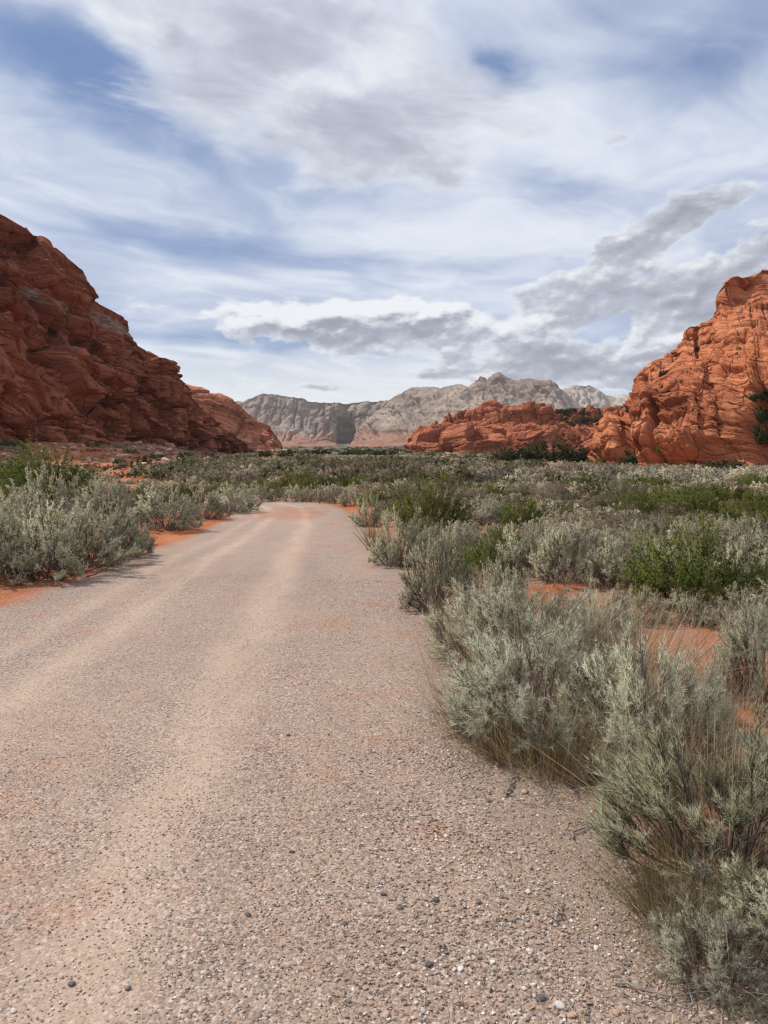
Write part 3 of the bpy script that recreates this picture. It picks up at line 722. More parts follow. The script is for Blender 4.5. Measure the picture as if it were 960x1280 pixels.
def leaves(rg, c, d, l, w, shape):
    """narrow triangles ('blade') or diamonds ('oval') at points c along d"""
    n = len(c); side = unit(np.cross(d, rg.normal(size=(n, 3)))) * (w[:, None] / 2); tip = c + d * l[:, None]
    if shape == 'blade':
        return np.stack([c - side, c + side, tip], 1).reshape(-1, 3), np.arange(n * 3).reshape(-1, 3)
    mid = c + d * (l * .5)[:, None]
    return np.stack([c, mid + side, tip, mid - side], 1).reshape(-1, 3), np.arange(n * 4).reshape(-1, 4)

def bush(seed, R=.6, H=.8, nst=50, nsub=9, nleaf=30, ll=.03, lw=.003, spread=.5, up=.38, low=.03, shape='blade', stem_r=.006, sub_len=.22, sub_from=.70, v0=.05, lift=.30, bare=0, sides=3, K=5, inner=.55, fan=.5, lowshare=.40, brush=0):
    """many stems from one foot, each ending in a tuft of short twigs that carries the leaves; the tufts form a lumpy dome"""
    rg = np.random.default_rng(seed)
    ph = rg.uniform(0, 2 * math.pi, nst); se = np.where(rg.random(nst) < lowshare, rg.uniform(low, .38, nst), rg.uniform(.25, 1, nst)); ce = np.sqrt(1 - se ** 2)
    rho = rg.uniform(inner, 1.0, nst) ** .35 * (1 + .20 * np.sin(ph * 2 + seed) * ce + .14 * np.sin(ph * 5 + seed * 2)) * .92
    tip = np.stack([np.cos(ph) * ce * R * rho, np.sin(ph) * ce * R * rho, .06 * H + .90 * se * H * rho * rg.uniform(.9, 1.06, nst)], 1)
    base = np.stack([np.cos(ph) * .20 * R * ce, np.sin(ph) * .20 * R * ce, 0 * ph - .02], 1) + rg.normal(size=(nst, 3)) * [.10 * R, .10 * R, 0]
    mid = base + (tip - base) * np.stack([np.full(nst, .60), np.full(nst, .60), np.full(nst, lift)], 1) + rg.normal(size=(nst, 3)) * .08 * R
    S = bez(base, mid, tip, K)
    rs = stem_r * rg.uniform(.6, 1.3, nst)[:, None] * np.linspace(1, .3, K)[None]
    wood = [tubes(S, rs, sides)]
    n2 = nst * nsub; si = np.repeat(np.arange(nst), nsub); u = rg.uniform(sub_from, 1.0, n2); u[::nsub] = .98
    tt = u[:, None]
    p = base[si] * (1 - tt) ** 2 + mid[si] * 2 * tt * (1 - tt) + tip[si] * tt ** 2
    tg = unit((mid[si] - base[si]) * (1 - tt) + (tip[si] - mid[si]) * tt)
    out = unit(tip * [1, 1, .45])[si]
    dr = unit(tg * .20 + np.array([0, 0, up]) + out * .80 + rg.normal(size=(n2, 3)) * fan)
    L = sub_len * R / .6 * rg.uniform(.5, 1.15, n2) * (rg.uniform(.75, 1.25, nst))[si]
    e = p + dr * L[:, None]; m = p + dr * (L * .5)[:, None] + rg.normal(size=(n2, 3)) * (L * .10)[:, None] + (out - np.array([0, 0, .6])) * (L * .10)[:, None]
    e[:, 2] = np.maximum(e[:, 2], .03); m[:, 2] = np.maximum(m[:, 2], .02)
    TW = bez(p, m, e, 3); wood.append(tubes(TW, stem_r * .34 * np.linspace(1, .45, 3)[None] * np.ones((n2, 1)), 3 if sides > 2 else 2))
    if brush:                                            # bare twigs that fill the shaded inside
        n3 = nst * brush; s3 = np.repeat(np.arange(nst), brush); t3 = rg.uniform(.15, .8, n3)[:, None]
        a3 = base[s3] * (1 - t3) ** 2 + mid[s3] * 2 * t3 * (1 - t3) + tip[s3] * t3 ** 2
        d3 = unit(rg.normal(size=(n3, 3)) * .8 + unit(a3 * [1, 1, 0]) * .8 + np.array([0, 0, .25])); l3 = rg.uniform(.10, .30, n3)[:, None] * R
        e3 = a3 + d3 * l3; e3[:, 2] = np.maximum(e3[:, 2], .015)
        wood.append(tubes(np.stack([a3, (a3 + e3) / 2 + rg.normal(size=(n3, 3)) * .02 * R, e3], 1), stem_r * .35 * np.linspace(1, .5, 3)[None] * np.ones((n3, 1)), 3))
    V, F = join(wood)
    dead = rg.random(nst) < bare
    pick = np.nonzero(~dead[si])[0]
    k = np.repeat(pick, nleaf); vv = rg.uniform(v0, 1.0, len(k)) ** .8; tv = vv[:, None]
    c = p[k] * (1 - tv) ** 2 + m[k] * 2 * tv * (1 - tv) + e[k] * tv ** 2
    d = unit(dr[k] + rg.normal(size=(len(k), 3)) * spread)
    ln = ll * rg.uniform(.6, 1.25, len(k)); w = lw * rg.uniform(.7, 1.3, len(k))
    LV, LF = leaves(rg, c, d, ln, w, shape)
    tint = np.clip(.40 * rg.uniform(0, 1, nst)[si][k] + .25 * rg.uniform(0, 1, n2)[k] + .35 * rg.uniform(0, 1, len(k)), 0, 1)
    return (V, F), (LV, LF, np.repeat(tint, 3 if shape == 'blade' else 4))

def blades(seed, n=120, R=.12, H=.35, w=.004, lean=.5, K=4, curl=.3, spread_base=.5):
    rg = np.random.default_rng(seed)
    ph = rg.uniform(0, 2 * math.pi, n); r0 = R * spread_base * np.sqrt(rg.uniform(0, 1, n)); ln = H * rg.uniform(.5, 1.1, n); le = lean * rg.uniform(.05, 1, n)
    b = np.stack([np.cos(ph) * r0, np.sin(ph) * r0, 0 * ph - .01], 1)
    dirv = np.stack([np.cos(ph), np.sin(ph), 0 * ph], 1) + rg.normal(size=(n, 3)) * [.35, .35, 0]
    tip = b + dirv * (ln * le)[:, None] + np.array([0, 0, 1]) * (ln * np.sqrt(np.clip(1 - le ** 2 * .7, .1, 1)))[:, None]
    mid = b + (tip - b) * np.array([1 - curl - .2, 1 - curl - .2, .6])
    S = bez(b, mid, tip, K); side = unit(np.cross(S[:, -1] - S[:, 0], rg.normal(size=(n, 3))))
    W = (w * rg.uniform(.6, 1.3, n)[:, None] * np.linspace(1, .12, K)[None] / 2)[..., None] * side[:, None]
    V = np.stack([S - W, S + W], 2).reshape(-1, 3)
    i = (np.arange(n)[:, None] * K + np.arange(K - 1)[None]) * 2
    F = np.stack([i, i + 1, i + 3, i + 2], -1).reshape(-1, 4)
    return V, F, np.repeat(rg.uniform(0, 1, n), K * 2)

SAGE = [(0, (.30, .285, .19)), (.35, (.51, .49, .345)), (.7, (.66, .635, .465)), (1, (.76, .735, .56))]
M['sage'] = leaf_mat('sage_leaf', SAGE, .3, .55, (.42, .375, .275))
M['sage_hi'] = leaf_mat('sage_thread_leaf', [(0, (.32, .31, .22)), (.35, (.54, .535, .40)), (.7, (.68, .675, .52)), (1, (.78, .77, .61))], .3, .5, (.45, .42, .30))
M['sage_far'] = leaf_mat('sage_leaf_pale', [(0, (.32, .295, .20)), (.4, (.54, .505, .365)), (1, (.76, .715, .545))], .3, .6, (.40, .34, .245))
M['rabbit'] = leaf_mat('pale_green_thread_leaf', [(0, (.31, .30, .18)), (.5, (.49, .49, .33)), (1, (.70, .69, .51))], .3, .3)
M['green'] = leaf_mat('bright_green_leaf', [(0, (.068, .088, .022)), (.5, (.145, .175, .044)), (1, (.25, .275, .08))], .4, .5, (.17, .165, .05))
M['olive'] = leaf_mat('dull_olive_leaf', [(0, (.085, .085, .048)), (.5, (.18, .175, .105)), (1, (.30, .275, .175))], .3, .7, (.19, .155, .095))
M['juniper'] = leaf_mat('dark_juniper_leaf', [(0, (.030, .036, .016)), (.5, (.070, .080, .036)), (1, (.125, .128, .065))], .15, .6, (.075, .065, .03))
M['dry_leaf'] = leaf_mat('dry_brown_twig_leaf', [(0, (.20, .16, .12)), (.5, (.33, .275, .21)), (1, (.45, .385, .30))], .25, .6, (.33, .25, .185))
M['straw'] = leaf_mat('dry_straw', [(0, (.30, .21, .12)), (.5, (.50, .38, .245)), (1, (.66, .54, .37))], .35, .3)
M['yellow_grass'] = leaf_mat('yellow_olive_grass', [(0, (.17, .12, .045)), (.5, (.31, .225, .095)), (1, (.46, .36, .17))], .35, .25, (.20, .19, .07))
M['ephedra'] = leaf_mat('green_jointed_stem', [(0, (.11, .12, .03)), (.5, (.21, .21, .065)), (1, (.38, .30, .15))], .3, .3)
M['brown_stem'] = leaf_mat('thin_brown_stem', [(0, (.14, .085, .055)), (.5, (.25, .16, .11)), (1, (.38, .27, .19))], .15, .3)
M['wood'] = wood_mat('grey_brown_bark', (.075, .055, .046), (.19, .150, .13))
M['wood_dead'] = wood_mat('dead_grey_wood', (.14, .12, .105), (.33, .28, .245))
M['wood_dark'] = wood_mat('dark_bark', (.035, .028, .022), (.09, .07, .055))

PROTO = {}
def proto(key, name, cat, size, *parts):                # parts: (part name, mesh, material)
    for _, me, mt in parts:
        if not me.materials: me.materials.append(mt)
    PROTO[key] = dict(name=name, cat=cat, size=size, parts=[(n, me) for n, me, _ in parts])
def bush_proto(key, name, cat, leafm, woodm, seed, leafname='foliage', extra=(), **kw):
    (V, F), (LV, LF, ti) = bush(seed, **kw)
    LF, nn = dome_normals(None, LV, LF, kw.get('H', .8))
    lm = mk_mesh(name + '_foliage', LV, LF, {'tint': ti}, True); vn = np.empty((len(LV), 3)); vn[LF.ravel()] = nn
    lm.normals_split_custom_set_from_vertices(vn.astype(np.float32))
    proto(key, name, cat, (kw.get('R', .6), kw.get('H', .8)),
          ('branches', mk_mesh(name + '_branches', V, F), M[woodm]), (leafname, lm, M[leafm]), *extra)
def dry_part(seed, **kw):
    V, F, ti = blades(seed, **kw); return mk_mesh('dry_stems', V, F, {'tint': ti})

# close sagebrush: thread-thin leaves
for i in range(3):
    bush_proto(f'sage_hi{i}', 'sagebrush', 'sagebrush', 'sage_hi', 'wood', 100 + i, R=.6, H=.66, nst=80, nsub=13, nleaf=42, ll=.040, lw=.0034, spread=.55, sides=4, K=6, bare=.12, inner=.40, sub_len=.17, fan=.40, stem_r=.0075, lowshare=.28, brush=9,
               extra=(('dry_stems', dry_part(200 + i, n=330, R=.6, H=.76, w=.0028, lean=1.0, spread_base=.95), M['straw']), ('dead_twigs', dry_part(240 + i, n=150, R=.6, H=.42, w=.0042, lean=1.0, spread_base=.9), M['brown_stem'])))
for i in range(4):
    bush_proto(f'sage_mid{i}', 'sagebrush', 'sagebrush', 'sage', 'wood', 120 + i, R=.6, H=.60, nst=76, nsub=9, nleaf=26, ll=.034, lw=.0085, spread=.60, bare=.05, sub_len=.125, fan=.40, inner=.5, lowshare=.22, brush=7)
for i in range(4):
    bush_proto(f'sage_lo{i}', 'sagebrush', 'sagebrush', 'sage_far', 'wood', 140 + i, R=.6, H=.60, nst=46, nsub=6, nleaf=15, ll=.048, lw=.021, spread=.65, K=4, sub_len=.115, fan=.42, lowshare=.22, brush=4)
for i in range(2):
    bush_proto(f'green_mid{i}', 'green_shrub', 'shrub', 'green', 'wood_dark', 160 + i, R=.6, H=.70, nst=64, nsub=9, nleaf=18, ll=.032, lw=.015, spread=.9, shape='oval', sub_len=.28, v0=.03, sub_from=.5, inner=.3)
for i in range(2):
    bush_proto(f'green_lo{i}', 'green_shrub', 'shrub', 'green', 'wood_dark', 170 + i, R=.6, H=.65, nst=36, nsub=6, nleaf=10, ll=.06, lw=.028, spread=.8, shape='oval', sub_len=.24, K=4, sub_from=.5, inner=.4)
for i in range(2):
    bush_proto(f'olive_lo{i}', 'olive_shrub', 'shrub', 'olive', 'wood_dark', 180 + i, R=.6, H=.58, nst=34, nsub=6, nleaf=10, ll=.06, lw=.026, spread=.8, shape='oval', sub_len=.24, K=4, sub_from=.5, inner=.4)
for i in range(2):
    bush_proto(f'dry_lo{i}', 'dry_shrub', 'shrub', 'dry_leaf', 'wood_dead', 190 + i, leafname='twigs', R=.6, H=.58, nst=40, nsub=8, nleaf=7, ll=.11, lw=.008, spread=.5, K=4, inner=.4)
bush_proto('rabbit_hi', 'rabbitbrush', 'shrub', 'rabbit', 'wood', 210, R=.55, H=.75, nst=90, nsub=13, nleaf=40, ll=.055, lw=.0036, spread=.34, up=.75, low=.25, sides=4, K=6, sub_len=.22, inner=.45, fan=.34, stem_r=.0075,
           extra=(('dry_stems', dry_part(211, n=170, R=.5, H=.80, w=.0032, lean=.95, spread_base=.9), M['straw']), ('brown_stems', dry_part(212, n=380, R=.45, H=.55, w=.0032, lean=1.0, spread_base=.7), M['brown_stem'])))
for i in range(2):
    bush_proto(f'juniper{i}', 'juniper_bush', 'tree', 'juniper', 'wood_dark', 220 + i, leafname='crown', R=.6, H=.6, nst=60, nsub=9, nleaf=18, ll=.050, lw=.026, spread=.9, low=.0, shape='oval', sub_len=.20, K=4, sub_from=.5, inner=.3)
for i, (lf, wd) in enumerate((('olive', 'wood_dark'), ('green', 'wood_dark'), ('sage_far', 'wood'), ('dry_leaf', 'wood_dead'), ('juniper', 'wood_dark'), ('sage_far', 'wood'))):
    ov = lf in ('olive', 'green', 'juniper')
    bush_proto(f'shade_far{i}', 'far_bush', 'shrub', lf, wd, 231 + i, R=.6, H=.52, nst=30, nsub=4, nleaf=8, ll=.085 if ov else .075, lw=.05 if ov else .038 if wd == 'wood' else .032, spread=.8 if ov else .65, shape='oval' if ov else 'blade', K=3, sub_len=.16 if ov else .13, inner=.45, lowshare=.25)
bush_proto('bare_twigs', 'dead_shrub', 'shrub', 'dry_leaf', 'wood_dead', 260, leafname='withered_twigs', R=.5, H=.5, nst=60, nsub=7, nleaf=5, ll=.07, lw=.003, spread=.6, K=6, sides=4, bare=.3, inner=.3, lowshare=.5, brush=9, stem_r=.0055, up=.3)
# grasses and jointed stems
def grass_proto(key, name, cat, mats, seed, **kw):
    V, F, ti = blades(seed, **kw)
    V2, F2, t2 = blades(seed + 1, **{**kw, 'n': kw['n'] // 3, 'H': kw['H'] * 1.1, 'lean': min(1, kw['lean'] * 1.2)})
    proto(key, name, cat, (kw['R'], kw['H']), ('blades', mk_mesh(name, V, F, {'tint': ti}), M[mats[0]]), ('dry_blades', mk_mesh(name + '_dry', V2, F2, {'tint': t2}), M[mats[1]]))
grass_proto('grass_yellow', 'grass_clump', 'grass clump', ('yellow_grass', 'straw'), 301, n=300, R=.24, H=.36, w=.0032, lean=.85, spread_base=.8)
grass_proto('grass_dry', 'dry_grass_clump', 'grass clump', ('straw', 'brown_stem'), 303, n=230, R=.34, H=.5, w=.0030, lean=.95, spread_base=.9)
grass_proto('ephedra', 'green_stem_clump', 'shrub', ('ephedra', 'brown_stem'), 305, n=300, R=.30, H=.5, w=.0042, lean=.9)
grass_proto('grass_lo', 'grass_clump', 'grass clump', ('yellow_grass', 'straw'), 307, n=130, R=.25, H=.36, w=.012, lean=.85)

RG = np.random.default_rng(4)
TAKEN = []                                              # (x, y, radius) of ground already grown over
def put(key, x, y, rw, h, label, group=None, rot=None, tilt=(0, 0), zoff=0.0):
    """stands a plant of radius rw and height h at (x, y)"""
    p = PROTO[key]
    e = bpy.data.objects.new(p['name'], None); COL.objects.link(e); e.empty_display_size = .1
    e.location = (x, y, hfun(x, y) - .01 + zoff); e.rotation_euler = (tilt[0], tilt[1], RG.uniform(0, 6.28) if rot is None else rot)
    k = rw / p['size'][0]; e.scale = (k, k, h / p['size'][1])
    tag(e, label, p['cat'], group)
    for n, me in p['parts']:
        o = bpy.data.objects.new(n, me); COL.objects.link(o); o.parent = e
    TAKEN.append((x, y, rw))
    return e
def stand(key, px, base_py, w_px, h_px, label, group=None, rot=None, tilt=(0, 0), deep=.75):
    """a plant measured in the photograph: middle and foot of its front, width and height"""
    g = G(px, base_py); D = g[1]; rw = w_px / 2 / FPX * D
    r = deep * rw; n = math.hypot(g[0], g[1]); k = (n + r) / n
    return put(key, g[0] * k, g[1] * k, rw * k, h_px / FPX * D * k, label, group, rot, tilt)

# ---- plants one can point at, right of the road, near to far
stand('rabbit_hi', 912, 1150, 320, 195, 'large pale green rabbitbrush with brown stems at the lower right corner', rot=.4)
stand('ephedra', 838, 1185, 170, 120, 'clump of thin green jointed stems leaning over the gravel at lower right', rot=1.0)
stand('sage_hi1', 895, 1265, 170, 92, 'small silvery sagebrush sprig at the very bottom right corner', rot=2.0)
stand('sage_hi2', 990, 1225, 190, 115, 'grey sagebrush cut by the right edge near the bottom corner', rot=5.3)
stand('grass_dry', 900, 1225, 210, 100, 'tangle of straw stems in the bottom right corner', rot=.9)
stand('bare_twigs', 792, 1000, 150, 110, 'dead grey shrub of bare twigs in the dark gap between sagebrush and rabbitbrush', rot=.3)
stand('bare_twigs', 905, 1215, 190, 95, 'tangled bare brown twigs at the foot of the rabbitbrush', rot=2.2)
stand('bare_twigs', 605, 905, 120, 70, 'low bare twigs hanging over the gravel left of the big sagebrush', rot=4.1)
stand('grass_dry', 775, 870, 200, 120, 'thin straw stalks rising between the twiggy sagebrush and the red sand patch', rot=3.4)
stand('grass_dry', 900, 1075, 230, 190, 'straw stalks standing up through the pale green rabbitbrush', rot=5.1)
stand('grass_yellow', 650, 966, 120, 85, 'brownish grass tuft under the left side of the big sagebrush', rot=1.7)
stand('sage_hi0', 664, 956, 262, 160, 'big grey green sagebrush leaning over the gravel edge, left of the twiggy one', rot=.3)
stand('sage_hi2', 808, 985, 215, 172, 'tall twiggy sagebrush with bare lower branches right of the biggest roadside one', rot=1.9)
stand('grass_yellow', 690, 985, 130, 105, 'yellow brown grass clump at the foot of the big roadside sagebrush', rot=.6)
stand('grass_yellow', 604, 912, 70, 50, 'low mustard grass tuft at the gravel edge under the big sagebrush', rot=2.6)
stand('grass_dry', 845, 1010, 190, 110, 'tangle of dry grey stems between sagebrush and rabbitbrush', rot=1.1)
stand('grass_dry', 905, 985, 150, 150, 'tall straw coloured grass stalks behind the rabbitbrush', rot=2.2)
stand('sage_hi1', 640, 852, 200, 122, 'broad sagebrush mixed with straw stalks behind the biggest roadside one', rot=2.9)
stand('sage_hi2', 745, 835, 130, 95, 'straw tinted sagebrush to the right of the broad one', rot=.7)
stand('grass_dry', 735, 845, 190, 100, 'straw coloured grass growing through the broad sagebrush', rot=.2)
stand('sage_hi2', 955, 890, 160, 135, 'silvery sagebrush at the right edge beside the red sand patch', rot=4.2)
stand('sage_hi0', 890, 915, 66, 62, 'small blue grey sagebrush sprout in front of the red sand patch', rot=3.1)
stand('sage_mid0', 548, 772, 112, 108, 'purple grey sagebrush with bare middle at the road edge', rot=.9)
stand('sage_mid1', 625, 790, 88, 92, 'pale tufted sagebrush standing just right of the purple grey one', rot=2.1)
stand('sage_mid3', 590, 812, 60, 66, 'low silver sagebrush tuft on the gravel edge beside yellow grass', rot=1.2)
stand('grass_yellow', 556, 792, 46, 52, 'bright yellow grass tuft at the road edge among sagebrush', rot=3.3)
stand('sage_mid2', 500, 712, 78, 70, 'grey sagebrush at the road edge with an olive grass tuft before it', rot=.5)
stand('grass_lo', 470, 690, 38, 44, 'small olive grass tuft standing on the gravel edge', rot=1.4)
stand('grass_lo', 493, 702, 34, 36, 'tan grass tuft below the grey roadside sagebrush', rot=2.0)
stand('sage_mid3', 462, 660, 46, 38, 'grey sagebrush with yellowish foot where the right road edge starts to bend', rot=3.8)
stand('green_mid0', 540, 664, 92, 66, 'big bright green bush standing clear of the sage beside the road', rot=.4)
stand('green_mid1', 656, 662, 56, 42, 'vivid green bush behind the small red sand path', rot=1.3)
stand('sage_mid0', 608, 660, 66, 36, 'spreading grey sagebrush with a dark twiggy centre left of the red sand path', rot=2.4)
stand('green_mid1', 868, 764, 150, 112, 'large yellow green bush with dark bare stems above the red sand patch', rot=.8)
stand('sage_mid1', 705, 735, 96, 82, 'wide mauve grey sagebrush in the middle of the right hand flat', rot=4.4)
stand('sage_mid2', 770, 740, 92, 70, 'dusky sagebrush just left of the large yellow green bush', rot=1.0)
stand('sage_mid0', 652, 722, 70, 60, 'pale sagebrush beside the red sand path on its near side', rot=5.0)
stand('sage_mid3', 930, 752, 90, 62, 'grey sagebrush directly right of the large yellow green bush', rot=.2)
stand('sage_mid1', 866, 690, 76, 42, 'rounded pale sagebrush with sand behind it at right', rot=3.0)
stand('sage_mid2', 935, 690, 74, 44, 'rounded pale sagebrush at the right edge of the picture beyond the green bush', rot=2.2)
stand('green_mid0', 795, 648, 62, 34, 'mid green bush among pale sage in the right hand flat', rot=5.2)
stand('green_mid1', 952, 652, 50, 30, 'green bush touching the right edge of the picture in the flat', rot=4.0)
stand('grass_lo', 735, 722, 50, 34, 'green yellow grass between two mauve sagebrush plants', rot=.9)
# ---- left of the road
stand('sage_mid1', 60, 732, 175, 106, 'biggest silver sagebrush on the left bank, nearest to the camera', rot=.6)
stand('sage_mid0', -18, 730, 130, 104, 'silver sagebrush cut by the left edge of the picture', rot=3.6)
stand('sage_mid2', 118, 714, 125, 80, 'second large silver sagebrush along the left bank', rot=1.5)
stand('sage_mid3', 155, 700, 84, 54, 'low end of the big left bank sagebrush row', rot=2.7)
stand('sage_mid3', 180, 683, 30, 26, 'small isolated sagebrush seedling on the left sand bank', rot=.1)
stand('sage_mid0', 205, 666, 104, 56, 'sagebrush with dark open underside behind the bare sand bank', rot=4.9)
stand('grass_lo', 222, 663, 26, 18, 'low green tuft at the foot of the dark bottomed sagebrush', rot=1.0)
stand('sage_mid1', 254, 651, 72, 42, 'middle sagebrush of the left row towards the bend', rot=2.0)
stand('sage_mid2', 292, 643, 70, 36, 'last sagebrush on the left before the road bends away', rot=3.0)
stand('dry_lo0', 2, 690, 56, 70, 'brown leafless shrub at the left edge above the silver sagebrush', rot=.4)
stand('sage_mid3', 60, 655, 100, 62, 'sagebrush row behind the biggest silver one on the left', rot=1.1)
stand('sage_mid0', 130, 652, 78, 52, 'sagebrush in the second row at left in front of the boulders', rot=2.3)
stand('green_mid0', 58, 622, 96, 64, 'large dark green bush on the left below the cliff', rot=.7)
stand('green_mid1', 8, 620, 70, 54, 'dark green bush at the left edge below the cliff', rot=2.7)
stand('green_mid1', 182, 636, 44, 34, 'olive green bush left of the bare pale branch', rot=3.2)
stand('green_mid0', 236, 632, 40, 28, 'bright green bush behind the left sagebrush row', rot=1.2)

for k, (px, w, h, l) in enumerate([(318, 34, 22, 'leftmost'), (342, 36, 24, 'second from left'), (368, 34, 22, 'third from left'), (392, 38, 25, 'third from right'), (416, 36, 26, 'second from right'), (438, 40, 28, 'rightmost')]):
    stand(f'sage_lo{k % 4}', px, 628 + (k > 4) * 4 + (k > 3) * 2, w, h, f'silver sagebrush bordering the outer edge of the road bend, {l} of six', deep=.6)
# ---- the rest of the plants near enough to count
SANDY = [G(770, 705), G(735, 760), G(690, 740), G(930, 640), G(622, 676), G(866, 808), G(905, 662), G(880, 830), G(616, 668), G(700, 790)]
def free(x, y, r, k=.62):
    for a, b, c in TAKEN:
        if (x - a) ** 2 + (y - b) ** 2 < (k * (r + c)) ** 2: return False
    for s in SANDY:
        if (x - s[0]) ** 2 + ((y - s[1]) * .8) ** 2 < (r + .15 + .02 * s[1]) ** 2: return False
    return True
KINDS = {'sage': 'pale grey sagebrush', 'green': 'bright green bush', 'olive': 'dull olive bush', 'dry': 'brown dry shrub'}
def where(x, y, d):
    if x < -4 and y < 31:
        return 'on the left flat beside the biggest silver sagebrush' if y < 14 else 'on the left flat behind the roadside sagebrush row' if y < 22 else 'on the left flat behind the last roadside sagebrush'
    if x < .02 * y and y < 38 and x > -16: return 'in the row along the outer side of the road bend'
    lat = ', close to the road' if d < 2.2 and y < 30 else ', far right' if x > .33 * y else ', far left' if x < -.25 * y else ', left of centre' if x < -.04 * y else ', right of centre' if x > .14 * y else ', near the centre'
    if y < 6.8: row = 'in the thicket nearest the camera'
    elif y < 9.5: row = 'level with the large yellow green bush'
    elif y < 13.5: row = 'just beyond the large yellow green bush'
    elif y < 18: row = 'in front of the red sand path'
    elif y < 24: row = 'level with the red sand path'
    elif y < 31: row = 'just beyond the red sand path'
    elif y < 38: row = 'on the flat level with the bend'
    else: row = 'on the flat beyond the bend'
    return row + lat
OVER = []
def scatter():
    rg = np.random.default_rng(21); cnt = {'sage': 0, 'green': 0, 'olive': 0, 'dry': 0}
    limit = {'sage': 215, 'green': 130, 'olive': 130, 'dry': 60}
    n = 0
    for y in np.sort(rg.uniform(4.5, 48, 9000)):
        x = rg.uniform(-.56 * y - 1.2, .56 * y + 1.2); d = road_d(x, y)[0]
        patch = vnoise(np.array([x / 6.]), np.array([y / 9.]), np.array([0.]), 3)[0]; p2 = vnoise(np.array([x / 4.]), np.array([y / 5.]), np.array([7.]), 4)[0]
        f = rg.random()
        kind = 'green' if patch > .22 and f < .5 or f > .965 else 'olive' if (p2 > (.38 if y < 25 else .02) and f < .48 and y > 17) else 'dry' if f > .90 else 'sage'
        if y < 12 and kind in ('olive',): kind = 'sage'
        r = (.24 + .50 * rg.random() ** 1.5) if kind != 'green' else rg.uniform(.40, .75)
        if y > 30: r *= 1.12
        if d < .35 + r * .75: continue
        if not free(x, y, r, .66 if y < 30 else .72): continue
        if cnt[kind] >= limit[kind]:
            TAKEN.append((x, y, r)); OVER.append((x, y, r, kind)); continue
        cnt[kind] += 1; n += 1
        key = {'sage': f'sage_mid{rg.integers(4)}' if y < 15 else f'sage_lo{rg.integers(4)}', 'green': f'green_lo{rg.integers(2)}' if y > 14 else f'green_mid{rg.integers(2)}',
               'olive': f'olive_lo{rg.integers(2)}', 'dry': f'dry_lo{rg.integers(2)}'}[kind]
        h = r * rg.uniform(.95, 1.3)
        lab = KINDS[kind] + ' ' + where(x, y, d)
        put(key, x, y, r * rg.uniform(.95, 1.2), h, lab, lab)
    return cnt
CNT = scatter(); print('scattered', CNT, 'over', len(OVER))

# ---- beyond that the scrub reads as one cover
def instancer(name, pts, scl, rot, idx, keys_meshes, label, mat_objs=None):
    """one object: copies of small meshes standing at the vertices"""
    col = bpy.data.collections.new(name + '_forms')
    for j, me in enumerate(keys_meshes):
        o = bpy.data.objects.new(f'{name}_form_{j:02d}', me); col.objects.link(o)
    me = bpy.data.meshes.new(name); me.vertices.add(len(pts)); me.vertices.foreach_set('co', np.asarray(pts, np.float32).ravel())
    for k, v in (('scl', scl), ('rot', rot)):
        a = me.attributes.new(k, 'FLOAT_VECTOR', 'POINT'); a.data.foreach_set('vector', np.asarray(v, np.float32).ravel())
    a = me.attributes.new('idx', 'INT', 'POINT'); a.data.foreach_set('value', np.asarray(idx, np.int32))
    o = link(name, me); tag(o, label, None, None, 'stuff')
    g = bpy.data.node_groups.new(name + '_nodes', 'GeometryNodeTree')
    g.interface.new_socket('Geometry', in_out='INPUT', socket_type='NodeSocketGeometry'); g.interface.new_socket('Geometry', in_out='OUTPUT', socket_type='NodeSocketGeometry')
    N = g.nodes; i = N.new('NodeGroupInput'); ou = N.new('NodeGroupOutput'); iop = N.new('GeometryNodeInstanceOnPoints')
    ci = N.new('GeometryNodeCollectionInfo'); ci.inputs['Collection'].default_value = col; ci.inputs['Separate Children'].default_value = True; ci.inputs['Reset Children'].default_value = True
    iop.inputs['Pick Instance'].default_value = True
    def attr(nm, ty):
        x = N.new('GeometryNodeInputNamedAttribute'); x.data_type = ty; x.inputs['Name'].default_value = nm; return x.outputs['Attribute']
    L = g.links.new
    L(i.outputs[0], iop.inputs['Points']); L(ci.outputs[0], iop.inputs['Instance']); L(attr('scl', 'FLOAT_VECTOR'), iop.inputs['Scale'])
    L(attr('idx', 'INT'), iop.inputs['Instance Index'])
    er = N.new('FunctionNodeEulerToRotation'); L(attr('rot', 'FLOAT_VECTOR'), er.inputs[0]); L(er.outputs[0], iop.inputs['Rotation'])
    L(iop.outputs[0], ou.inputs[0])
    md = o.modifiers.new('scatter', 'NODES'); md.node_group = g
    return o
def merged(key):                                        # branches and foliage of a far form as one mesh with two materials
    ms = [me for _, me in PROTO[key]['parts']]; out = bpy.data.meshes.new(key)
    import bmesh
    bm = bmesh.new()
    for k, me in enumerate(ms):
        n0 = len(bm.faces); bm.from_mesh(me); bm.faces.ensure_lookup_table()
        for f in bm.faces[n0:]: f.material_index = k
    bm.to_mesh(out); bm.free()
    for me in ms: out.materials.append(me.materials[0])
    return out
CLIFF_FOOT = []
